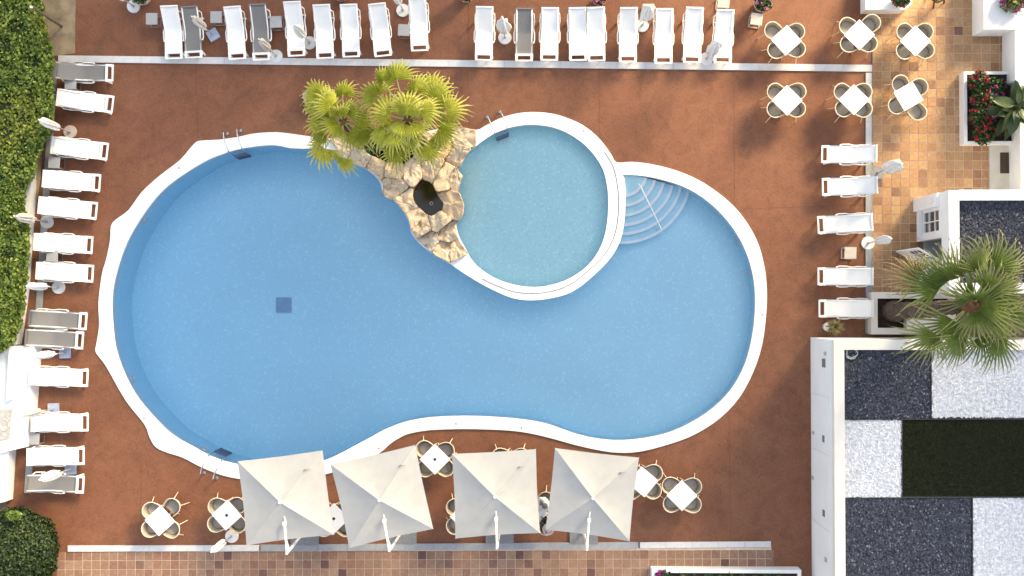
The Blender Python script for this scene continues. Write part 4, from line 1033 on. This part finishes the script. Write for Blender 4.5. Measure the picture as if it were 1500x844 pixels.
# ------------------------------------------------------------------ sun loungers
def make_lounger(grey, hz=.66):
    o = empty('sun_lounger', (0, 0, 0))
    fab = M['sling_grey'] if grey else M['sling']
    zs = .34; xh, xk, xf = -.86, -.12, .90
    # side rails follow seat and raised back
    for sy in (-1, 1):
        mb = MB(); y = sy*.262
        pts = [(xh, y, hz), (-.5, y, zs+.165), (xk, y, zs+.01), (.3, y, zs-.005), (xf-.22, y, zs)]
        mb.tube(pts, .026, 8); mb.build('side_rail', M['plastic'], o, True)
        # arm loop: rail standing off the side, joined to the frame by legs
        ya = sy*.355
        pts = [(-.74, sy*.27, zs+.22), (-.72, ya-sy*.02, zs+.02), (-.48, ya-sy*.01, zs-.03), (-.36, sy*.325, zs-.05), (-.20, sy*.325, zs-.04), (-.08, ya, zs-.02), (.16, ya, zs-.03), (.25, sy*.335, zs-.02), (.26, sy*.27, zs)]
        ar = MB().tube(pts, [.022]*9, 8).build('armrest', M['plastic'], o, True)
        MB().box((.245, sy*.325, zs), (.05, .05, .05)).build('bolt_block', M['plastic'], ar)
        for x0, x1 in ((-.52, -.60), (.66, .72)):
            MB().beam((x0, sy*.27, zs), (x1, sy*.29, 0), .05, .05, up=(0, 1, 0)).build('leg', M['plastic'], o)
        MB().disc((-.30, sy*.235, zs+.075), .010, .02, 8).build('bolt', M['slot'], o)
    # sling: seat + back, gently sagging, slightly wider than the rails
    n = 14; mb = MB(); cols = 7; T_ = .012
    for top in (1, 0):
        for i in range(n+1):
            x = xh+(xf-.25-xh)*i/n
            z = zs+(hz-zs)*((xk-x)/(xk-xh))**1.05 if x < xk else zs
            for j in range(cols):
                v = -1+2*j/(cols-1); mb.v.append((x, v*.305, z+.026-.022*(1-v*v)-(0 if top else T_)))
    k = cols; off = (n+1)*cols
    for i in range(n):
        for j in range(k-1):
            a = i*k+j; mb.f.append((a, a+k, a+k+1, a+1)); mb.f.append((off+a, off+a+1, off+a+k+1, off+a+k))
    for i in range(n):
        for j in (0, k-1): a = i*k+j; mb.f.append((a, a+k, off+a+k, off+a))
    for i in (0, n):
        for j in range(k-1): a = i*k+j; mb.f.append((a, a+1, off+a+1, off+a))
    mb.build('sling', fab, o, True)
    MB().box((xh-.002, 0, hz+.008), (.045, .605, .045)).build('head_bar', fab, o)
    # foot panel with its open slot
    fpn = MB(); zf = zs+.012
    fpn.box((xf-.225, 0, zf), (.07, .62, .05)); fpn.box((xf-.025, 0, zf), (.05, .60, .05))
    for sy in (-1, 1): fpn.box((xf-.12, sy*.265, zf), (.14, .085, .048))
    fpn.build('foot_panel', M['plastic'], o)
    MB().box((.2, 0, zs-.05), (.05, .54, .04)).build('cross_bar', M['plastic'], o)
    return o
LT = {(g, v): make_lounger(g, hz_) for g in (False, True) for v, hz_ in enumerate((.66, .60, .72))}; LM = {k: cmap(v) for k, v in LT.items()}; LU = {k: True for k in LT}; LC = [0]
def lounger(foot, head, grey, label, group, dz=.68):
    """foot / head: pixel of the middle of the foot edge (z .35) and of the head edge (z .68)"""
    f, h = at(*foot, .35), at(*head, dz); d = (f-h); d.z = 0; ang = math.atan2(d.y, d.x); d.normalize()
    c = f - d*.90
    LC[0] += 1; key = (grey, (LC[0]*7//3) % 3)
    o = LT[key] if LU[key] else copy_tree(LT[key], LM[key]); LU[key] = False
    o.location = (c.x, c.y, 0); o.rotation_euler = (0, 0, ang); sc = ((f-h).xy.length)/1.76
    o.scale = (max(.94, min(1.06, sc)), 1, 1)
    tag(o, label, 'sun lounger', group)
ORD = ['first', 'second', 'third', 'fourth', 'fifth', 'sixth', 'seventh', 'eighth', 'ninth', 'tenth', 'eleventh', 'twelfth', 'thirteenth', 'fourteenth', 'fifteenth', 'sixteenth', 'seventeenth', 'eighteenth']
TOP = [(255,87,248,10,0),(284,86,276,10,1),(348,87,339,9,0),(383,86.5,377,4,1),(434.5,82,428,3,0),(476.5,86,471,8,0),(514.5,84,510,6,0),(561.5,83,552,6,0),(615,75,611,-3,0),(708.5,89,710,11,0),(767.7,90,768,12,1),(804.5,89,806,11,0),(847,89.5,846,12,0),(874,90,873,12,0),(919.7,91,921,12,0),(971.8,92,974,11,0),(1013.5,91,1018,10,0),(1058.5,93,1063,15,0)]
for i, (fx, fy, hx, hy, g) in enumerate(TOP):
    lounger((fx, fy), (hx, hy), bool(g), f"{'grey' if g else 'white'} sling sun lounger on the long pale kerb, {ORD[i]} from the hedge end", 'loungers along the long kerb')
LEFT = [(164,107,80,103,1),(164,153,75,141,0),(156,222,66,211,0),(145,268,55,261,0),(140,309,51,300,0),(133.6,359,44,354,0),(134.6,401,45,396,0),(125,471,38,466,1),(120,499,30,494,1),(127,554,37,551,0),(127.5,619,38,620,0),(121.5,668,31,670,0),(121,710,36,708,1)]
for i, (fx, fy, hx, hy, g) in enumerate(LEFT):
    lounger((fx, fy), (hx, hy), bool(g), f"{'grey' if g else 'white'} sling sun lounger in the hedge-side column, {ORD[i]} from the bare soil", 'loungers along the hedge')
RIGHT = [(1203,226,1283,225),(1204,274,1284,271),(1198,330,1279,325),(1198,405,1279,405),(1199,452,1279,452)]
for i, (fx, fy, hx, hy) in enumerate(RIGHT):
    lounger((fx, fy), (hx, hy), False, f"white sling sun lounger beside the tiled terrace, {ORD[i]} from the dining tables", 'loungers beside the tiled terrace')

# ------------------------------------------------------------------ side tables
def make_side(beige):
    o = empty('side_table', (0, 0, 0)); tm = M['beigetop'] if beige else M['greytop']; fm = M['beigetop'] if beige else M['greyframe']
    tp = MB().box((0, 0, .435), (.40, .40, .025)).build('table_top', tm, o)
    for k in range(5): MB().box((0, -.15+.075*k, .4485), (.36, .055, .006)).build('top_slat', tm, tp)
    for sx in (-1, 1):
        for sy in (-1, 1): MB().box((sx*.18, sy*.18, .2125), (.028, .028, .425)).build('leg', fm, o)
    for sx in (-1, 1): MB().box((sx*.18, 0, .03), (.024, .33, .024)).build('stretcher', fm, o)
    for sy in (-1, 1): MB().box((0, sy*.18, .03), (.33, .024, .024)).build('stretcher', fm, o)
    return o
ST = {b: make_side(b) for b in (False, True)}; SM = {b: cmap(v) for b, v in ST.items()}; SU = {False: True, True: True}
SIDES = [(222,27.5,0,0,'grey slatted side table at the soil end of the long lounger row'),(316.5,25,0,0,'grey side table beside the blue square parasol base'),(404,32,3,0,'grey side table between a grey lounger and a white lounger'),(591.5,44,-3,0,'grey side table under the round parasol base near the palm'),
         (950,14,0,1,'beige side table behind the parasol between two white loungers'),(1060,3,-3,1,'beige side table behind the last white lounger of the long row'),(1108.5,28,-8,1,'beige side table beside the pot of pink flowers'),
         (103,122.5,0,0,'grey side table between the two loungers nearest the bare soil'),(79,238,-3,0,'grey side table between the third and fourth hedge-side loungers'),(76,375,0,0,'grey side table between the sixth and seventh hedge-side loungers'),(49,643,-3,0,'grey side table between two white loungers beside the white terrace'),(1246,370.5,-2,1,'beige side table between the right-hand loungers by the terrace')]
for px, py, a, b, lab in SIDES:
    b = bool(b); o = ST[b] if SU[b] else copy_tree(ST[b], SM[b]); SU[b] = False
    p = at(px, py, .45); o.location = (p.x, p.y, 0); o.rotation_euler = (0, 0, R(a)); tag(o, lab, 'side table', 'small side tables')

# ------------------------------------------------------------------ closed parasols
def folded(mt_, seed, h0=.95, h1=2.2, rmax=.088):
    rd = random.Random(seed); mb = MB(); n = 32; rows = 9
    for i in range(rows):
        u = i/(rows-1); z = h0+(h1-h0)*u
        rr = rmax*(.55+1.1*u)*(1-u)**.55*1.25+.022 if u > .12 else rmax*(.75+u*1.2)
        for j in range(n):
            a = 2*math.pi*j/n; pleat = 1+.52*math.cos(6*a+u*2.6)+.22*math.sin(2*a+seed+u*2)
            dz = -.14*(1-u)*max(0, math.cos(3*a+seed)) + rd.uniform(-.02, .02)*(1-u)
            mb.v.append((rr*pleat*math.cos(a), rr*pleat*math.sin(a), z+dz))
    for i in range(rows-1):
        for j in range(n): mb.f.append((i*n+j, i*n+(j+1) % n, (i+1)*n+(j+1) % n, (i+1)*n+j))
    mb.f.append(tuple(range((rows-1)*n, rows*n)))
    return mb.mesh('folded_canopy', mt_, True)
FW = [folded(M['parasol'], s_) for s_ in (1, 2)]; FC = [folded(M['parasol_cream'], s_, 1.0, 2.15, .085) for s_ in (3, 4)]
def parasol(px, py, base, cream, label, h=2.25, seed=0):
    p = at(px, py, .06); o = empty('closed_parasol', (p.x, p.y, 0), R(seed*37)); tag(o, label, 'parasol', 'closed parasols')
    fat = 1.55 if seed in (5, 6, 7, 14) else 1.0
    bm_ = {'w': 'base_white', 'b': 'base_blue', 'd': 'base_dark', 't': 'base_tan'}[base[0]]
    if base[1] == 'r':
        mb = MB(); mb.disc((0, 0, 0), .235, .055, 24, .225); b_ = mb.build('base', M[bm_], o); MB().disc((0, 0, .05), .05, .10, 12, .035).build('socket', M['pole'], b_)
    else:
        b_ = MB().box((0, 0, .04), (.38, .38, .08), rz=R(30 if px > 250 else 2)-R(seed*37)).build('base', M[bm_], o); MB().disc((0, 0, .075), .045, .12, 12, .035).build('socket', M['pole'], b_)
    MB().tube([(0, 0, .05), (0, 0, h)], .019, 8).build('pole', M['pole'], o)
    cn = link('folded_canopy', (FC if cream else FW)[seed % 2], o, Matrix.Diagonal((fat, fat, h/2.25, 1)))
    MB().tube([(.13*math.cos(i*R(30)), .13*math.sin(i*R(30)), 1.25*h/2.25) for i in range(12)], .012, 5, closed=True).build('strap', M['parasol_cream'], cn)
    MB().ell((0, 0, h+.02), (.03, .03, .04), 8, 6).build('finial', M['white_metal'], o)
for k, (px, py, b_, cr, lab) in enumerate([(312,51,'bs',1,'closed cream parasol on a blue square base between loungers of the long row'),(404,82,'wr',1,'closed cream parasol on a white round base at the foot of the second grey lounger'),(453,62.5,'wr',0,'closed white parasol leaning over the fifth lounger of the long row'),(590,15,'wr',0,'closed white parasol above the grey side table near the palm'),
        (195,9,'wr',0,'closed white parasol beside the dark leafy pot at the soil end'),(739.5,55,'wr',0,'closed white parasol beside the third grey lounger of the long row'),(941,37,'wr',0,'closed white parasol beside the beige side table of the long row'),(1035,86,'wr',0,'closed white parasol at the foot of the last lounger of the long row'),
        (102,193,'tr',0,'closed parasol on a tan round base below the second hedge-side lounger'),(68,325,'wr',1,'closed cream parasol on a round base below the fifth hedge-side lounger'),(85,421,'wr',0,'closed white parasol on a round base above the two touching grey loungers'),(95,517,'bs',0,'closed parasol on a blue square base below the two touching grey loungers'),
        (78,599,'bs',1,'closed cream parasol on a blue square base beside the carved stone panel'),(103,687,'bs',0,'closed parasol on a blue square base over the last grey hedge-side lounger'),(1286,253,'dr',0,'closed white parasol on a dark round base beside the terrace loungers'),(1272,356,'wr',0,'closed white parasol on a pale round base by the paned window'),(339,786,'wr',0,'closed white parasol on a white base by the table with a dark hole cap')]):
    parasol(px, py, b_, bool(cr), lab, seed=k)

# ------------------------------------------------------------------ dining tables and tub chairs
def make_table():
    o = empty('dining_table', (0, 0, 0)); MB().box((0, 0, .735), (.74, .74, .03)).build('table_top', M['tabletop'], o)
    MB().tube([(0, 0, .02), (0, 0, .72)], .035, 10).build('pedestal', M['pole'], o)
    for k in range(2): MB().box((0, 0, .02+.002*k), (.62, .07, .04), rz=R(90*k)).build('foot', M['pole'], o)
    return o
def make_chair():
    o = empty('tub_chair', (0, 0, 0))          # faces +X, back at -X
    def rim(u, kx=1.0, kz=0.0):
        a = -R(112)+2*R(112)*u; 
        # U shape: half ellipse at the back, straight arms forward
        s = -1+2*u
        if abs(s) < .62:
            t = s/.62*math.pi/2; x = -.02-.27*math.cos(t)*kx; y = .285*math.sin(t)
        else:
            t = (abs(s)-.62)/.38; x = -.02+.27*t; y = math.copysign(.285-.045*t*t, s)
        z = .70-.10*max(0, (abs(s)-.25)/.75)**1.3
        return x, y, z
    n = 24
    MB().tube([rim(i/n) for i in range(n+1)], .018, 8).build('rim', M['cane'], o, True)
    mb = MB(); rows = 5
    for k in range(rows):
        f = k/(rows-1)
        for i in range(n+1):
            x, y, z = rim(i/n); mb.v.append((x*(1-.20*f)+.03*f, y*(1-.20*f), z*(1-f)+.40*f))
    for k in range(rows-1):
        for i in range(n): a = k*(n+1)+i; mb.f.append((a, a+1, a+n+2, a+n+1))
    mb.build('shell', M['weave'], o, True)
    poly = [((rim(i/n)[0])*.80+.03, rim(i/n)[1]*.80) for i in range(n+1)]
    st = MB(); st.prism(poly, .385, .405); st.build('seat', M['weave'], o)
    cp = [(x*.92+.01, y*.90) for x, y in poly]; cu = MB(); cu.prism(cp, .406, .445); cu.build('cushion', M['cushion'], o)
    for sx, sy in ((-1, -1), (-1, 1), (1, -1), (1, 1)):
        MB().tube([(sx*.16+.01, sy*.17, .39), (sx*.27, sy*.27, 0)], [.016, .012], 7).build('leg', M['cane'], o)
    for s_ in (-1, 1):                          # arm supports reach the ground frame
        MB().tube([(.20, s_*.255, .60), (.21, s_*.235, .40)], .013, 6).build('arm_support', M['cane'], o)
    return o
T0 = make_table(); TM = cmap(T0); Tf = True
K0 = make_chair(); KM = cmap(K0); Kf = True
def place_table(px, py, rz, label, chairs, chlabel, hole=False):
    global Tf, Kf
    p = at(px, py, .75); o = T0 if Tf else copy_tree(T0, TM); Tf = False
    o.location = (p.x, p.y, 0); o.rotation_euler = (0, 0, R(rz)); tag(o, label, 'table', 'white dining tables')
    if hole: MB().disc((0, 0, .745), .05, .012, 14).build('hole_cap', M['black'], o)
    ns = ('pool', 'walkway') if py > 600 else ('lounger-row', 'umbrella')
    for (dx, dy, face) in chairs:
        c = K0 if Kf else copy_tree(K0, KM); Kf = False
        c.location = (p.x+dx, p.y+dy, 0); c.rotation_euler = (0, 0, R(face)); tag(c, f"cane tub chair on the {'hedge' if dx < 0 else 'building'}-and-{ns[0] if dy > 0 else ns[1]} side of the {chlabel}", 'chair', 'woven tub chairs at the dining tables')
def four(j=0, over=None):
    rd = random.Random(j); e = .355
    L = [(-e, e*.86, -22), (e, e*.86, 180+22), (-e, -e*.86, 22), (e, -e*.86, 180-22)]
    L = [(x+rd.uniform(-.03, .03), y+rd.uniform(-.03, .03), a+rd.uniform(-10, 10)) for x, y, a in L]
    for k, v in (over or {}).items(): L[k] = v
    return L
TABLES = [(1152,59,42,'white square table on the deck beside the pot of pink flowers',0,{0:(-.44,.36,-30)}),(1259,51,45,'white square table at the corner of the white bench wall',0,{1:(.44,.42,218)}),(1341,60,45,'white square table on the tiles by the dark wooden chair',0,None),
          (1153,147,45,'white square table on the deck just inside the long kerb',0,None),(1251,146,45,'white square table astride the inner corner of the kerb',0,None),(1331,141,30,'white square table turned askew on the terrace tiles',0,{0:(-.24,.44,-60),3:(.34,-.52,128)}),
          (234,763,42,'white square table alone near the round dark bush',0,{1:(.38,.46,228)}),(332,755,42,'white table with a dark hole cap by the closed white parasol',1,None),(637,673,45,'white table with a dark hole cap between the second and third umbrellas',1,None),
          (489,760,45,'white table with a dark hole cap between the first and second umbrellas',1,None),(681,757,45,'white table mostly under the front of the third umbrella',0,None),(748,683,45,'white table hidden under the third umbrella near the pool',0,None),(780,752,45,'white table between the third and fourth umbrellas where two people sit',0,{1:(.47,.42,222),3:(.46,-.46,135)}),
          (942,706,50,'white square table half under the fourth umbrella',0,None),(999,726,45,'white square table standing free beyond the fourth umbrella',0,None)]
TSHORT = ['table by the pink flower pot', 'table by the bench wall', 'table by the wooden chair', 'table inside the long kerb', 'table astride the kerb corner', 'askew table on the tiles', 'table near the round bush', 'table by the closed parasol', 'table between umbrellas two and three', 'table between umbrellas one and two', 'table under the third umbrella front', 'table under the third umbrella rear', 'table where people sit', 'table half under the fourth umbrella', 'free table beyond the umbrellas']
for k, (px, py, rz, lab, hole_, ov) in enumerate(TABLES):
    place_table(px, py, rz, lab, four(k, ov), TSHORT[k], bool(hole_))

# ------------------------------------------------------------------ cantilever umbrellas
def umbrella(apex, corners, mast_top, entry, plate, label):
    za, ze = 2.72, 2.28
    base = at(*plate, 0); o = empty('cantilever_umbrella', base); tag(o, label, 'umbrella', 'square cantilever umbrellas')
    loc = lambda p: Vector(p)-base
    A = loc(at(*apex, za)); K = [loc(at(*c, ze)) for c in corners]
    for k in range(4):
        a, b = K[k], K[(k+1) % 4]; mb = MB(); n = 9
        for i in range(n+1):
            u = i/n
            for j in range(n+1):
                v = j/n; e = a.lerp(b, v); p = A.lerp(e, u)
                bow = math.sin(math.pi*v)*u; inward = (A-e); inward.z = 0; inward.normalize()
                p = p+inward*bow*.025; p.z -= .045*bow + .06*math.sin(math.pi*u)*math.sin(math.pi*v)
                p.z += .012*noise.noise(Vector((p.x*6, p.y*6, k)))*(1.6-u)*min(1, u*8)*min(1, (1-u)*6)
                mb.v.append(tuple(p))
        for i in range(n):
            for j in range(n): q = i*(n+1)+j; mb.f.append((q, q+n+1, q+n+2, q+1))
        off = len(mb.v); mb.v += [(x, y, z-.006) for x, y, z in mb.v]
        mb.f += [tuple(reversed([i+off for i in f])) for f in mb.f]
        pn = mb.build('canopy_panel', M['canopy'], o, True)
    for k in range(4):
        c = K[k]; MB().tube([A+Vector((0, 0, -.06)), A.lerp(c, .5)+Vector((0, 0, -.03)), c+Vector((0, 0, -.02))], .012, 6).build('rib', M['white_metal'], o)
    MB().disc(A+Vector((0, 0, -.01)), .055, .05, 14, .045).build('hub_cap', M['white_metal'], o)
    T_ = loc(at(*mast_top, 2.82)); E = loc(at(*entry, 2.56))
    MB().tube([(0, 0, .03), (T_.x*.35, T_.y*.35, 1.3), T_], [.045, .045, .04], 10).build('mast', M['white_metal'], o)
    MB().beam(T_+Vector((0, 0, -.05)), E, .055, .07).build('arm', M['white_metal'], o)
    MB().box(E, (.11, .11, .10)).build('arm_bracket', M['white_metal'], o)
    MB().beam(E+Vector((0, 0, -.12)), A+Vector((0, 0, -.22)), .04, .05).build('under_arm', M['white_metal'], o)
    MB().beam(T_*.86, T_.lerp(E, .45)+Vector((0, 0, -.06)), .03, .04).build('brace', M['white_metal'], o)
    for sx in (-1, 1):
        for sy in (-1, 1): MB().box((sx*.245, sy*.245, .03), (.485, .485, .06)).build('ballast_slab', M['granite'], o)
    # strap and buckle on one rib
    c = K[1]; p = A.lerp(c, .62)+Vector((0, 0, .012))
    MB().tube([p+Vector((-.10, -.02, .0)), p+Vector((-.03, .03, .03)), p+Vector((.06, .02, .02)), p+Vector((.17, .03, .0))], [.014, .02, .012, .006], 6).build('strap', M['greyframe'], o)
umbrella((410,736), [(348,676),(472.5,660),(488.6,783.5),(361,799)], (420,811), (417,767), (447,778), 'taupe square cantilever umbrella beside the pool ladder, first of four')
umbrella((555.5,733), [(484,680.5),(608,652),(634.6,775),(511.6,803)], (570,807), (563,763), (590,776), 'taupe square cantilever umbrella turned most askew, second of four from the ladder')
umbrella((725,728), [(662,665),(785,658),(791,781),(667,789)], (728,803), (727,760), (732,775), 'taupe square cantilever umbrella, third of four from the pool ladder')
umbrella((868.6,730), [(813,656.5),(936,670.5),(922,793),(799,776)], (860,805), (863,762), (855,776), 'taupe square cantilever umbrella at the end away from the ladder')

# ------------------------------------------------------------------ people at the table between the last two umbrellas
def seated(px, py, face, label, shirt, head_mt, hat=False):
    p = at(px, py, 1.15); o = empty('person', (p.x, p.y, 0), R(face)); tag(o, label, 'person')
    # faces +X, sits on a seat at z .45
    J = {'pel': (0, 0, .55, .15, .13), 'abd': (.01, 0, .72, .13, .11), 'che': (.03, 0, .92, .155, .12), 'neck': (.05, 0, 1.07, .06, .06), 'hd0': (.08, 0, 1.14, .07, .065)}
    E = [('pel', 'abd'), ('abd', 'che'), ('che', 'neck'), ('neck', 'hd0')]
    for s_, nme in ((1, 'l'), (-1, 'r')):
        J['sh'+nme] = (.03, s_*.17, 1.00, .065, .065); J['el'+nme] = (.13, s_*.24, .80, .05, .05); J['wr'+nme] = (.33, s_*.13, .79, .034, .03); J['ha'+nme] = (.41, s_*.10, .785, .04, .02)
        J['hp'+nme] = (.05, s_*.10, .54, .09, .09); J['kn'+nme] = (.42, s_*.12, .53, .065, .065); J['an'+nme] = (.40, s_*.12, .10, .042, .042); J['to'+nme] = (.55, s_*.13, .035, .04, .035)
        E += [('che', 'sh'+nme), ('sh'+nme, 'el'+nme), ('el'+nme, 'wr'+nme), ('wr'+nme, 'ha'+nme), ('pel', 'hp'+nme), ('hp'+nme, 'kn'+nme), ('kn'+nme, 'an'+nme), ('an'+nme, 'to'+nme)]
    names = list(J); me = bpy.data.meshes.new('body'); me.from_pydata([J[n][:3] for n in names], [(names.index(a), names.index(b)) for a, b in E], []); me.update()
    ob = link('body', me, o); sk = ob.modifiers.new('skin', 'SKIN'); sk.use_smooth_shade = True; sd = ob.modifiers.new('sub', 'SUBSURF'); sd.levels = 2; sd.render_levels = 2
    for i, n in enumerate(names): me.skin_vertices[0].data[i].radius = J[n][3:5]
    me.skin_vertices[0].data[0].use_root = True
    me.materials.append(shirt)
    hd = MB(); hd.ell((.10, 0, 1.23), (.095, .078, .115), 16, 12); hd.ell((.19, 0, 1.215), (.018, .014, .022), 8, 6); hd.ell((.10, .08, 1.22), (.018, .012, .03), 8, 6); hd.ell((.10, -.08, 1.22), (.018, .012, .03), 8, 6)
    h_ = hd.build('head', M['skin'], o, True)
    hr_ = MB(); hr_.ell((.082, 0, 1.262), (.105, .090, .105), 16, 12, .035); hr_.build('hair', head_mt, h_, True)
    for s_ in (-1, 1):
        for k in range(4):
            y0 = s_*(.10-.012*(k-1.5)*1.4); MB().tube([(.40, y0, .785), (.45-.004*abs(k-1.2), y0-s_*.004, .785), (.485-.006*abs(k-1.2), y0-s_*.01, .775)], [.0095, .009, .007], 6).build('finger', M['skin'], o, True)
        MB().tube([(.37, s_*.125-s_*.05, .785), (.41, s_*.045, .785), (.43, s_*.035, .78)], [.011, .010, .008], 6).build('thumb', M['skin'], o, True)
    if hat:
        ht = MB(); n = 24
        prof = [(.20, 1.29), (.19, 1.305), (.10, 1.33), (.095, 1.39), (.07, 1.42), (.0, 1.425)]
        for r_, z in prof: ht.v += [(.09+r_*math.cos(2*math.pi*j/n), r_*math.sin(2*math.pi*j/n), z+.012*math.sin(4*math.pi*j/n)*(r_ > .15)) for j in range(n)]
        for i in range(len(prof)-1): ht.f += [(i*n+j, i*n+(j+1) % n, (i+1)*n+(j+1) % n, (i+1)*n+j) for j in range(n)]
        hh = ht.build('hat', M['hat_pink'], o, True)
        MB().tube([(.09+.103*math.cos(i*R(20)), .103*math.sin(i*R(20)), 1.342) for i in range(18)], .013, 6, closed=True).build('hat_band', M['hat_band'], hh)
        MB().box((.09, .12, 1.35), (.07, .03, .03)).build('bow', M['hat_band'], hh)
    return o
seated(801, 738, 215, 'seated person with grey hair and white shirt facing the table', M['shirt_white'], M['hair_grey'])
seated(806, 777, 140, 'seated person in black clothes wearing a pale pink hat', M['cloth_black'], M['hat_band'], True)

# ------------------------------------------------------------------ unseen block added beyond the frame, shaped to shade and to admit low sun
def build_shade_block():
    u = Vector((math.cos(SUN_AZ), math.sin(SUN_AZ), 0)); nn = Vector((-u.y, u.x, 0)); tb_ = 40.0; te = math.tan(SUN_EL)
    o = empty('shade_block', u*tb_); o.rotation_euler = (0, 0, SUN_AZ); tag(o, 'unseen multi-storey block added to shade the pool, opened for the low sun', 'building')
    n0, n1 = GAP0, GAP1
    wings = [(n1, n1+4.5, 0, (tb_+3)*te), (n1, n1+4.5, (tb_+15)*te, 32.0), (n1+4.5, n1+36, 0, 28.0), (n0-44, n0, 0, 27.0), (n0, n1, (tb_+13)*te, 32.0)]  # openings and heights follow the sun's slope, to shape the lit band
    for a, b, z0, z1 in wings:
        MB().box((6, (a+b)/2, (z0+z1)/2-.015), (12, b-a, z1-z0+.03)).build('wall', M['plaster_shade_block'], o)
        z = max(z0, .2)+.9; wn_ = MB()
        while z+1.4 < z1:
            y = a+1.6
            while y+1.2 < b:
                f_ = MB().box((-.01, y, z+.6), (.06, 1.3, 1.3)).build('window', M['white_metal'], o) if (y < n1+14 and y > n0-14) else None
                if f_ is not None: MB().box((-.035, y, z+.6), (.03, 1.1, 1.1)).build('pane', M['glass'], f_)
                y += 3.2
            z += 3.0
        MB().box((6, (a+b)/2, z1+.2), (12.3, b-a-.01, .4)).build('cornice', M['wall'], o)
GAP0, GAP1 = -9.0, 7.6
build_shade_block()
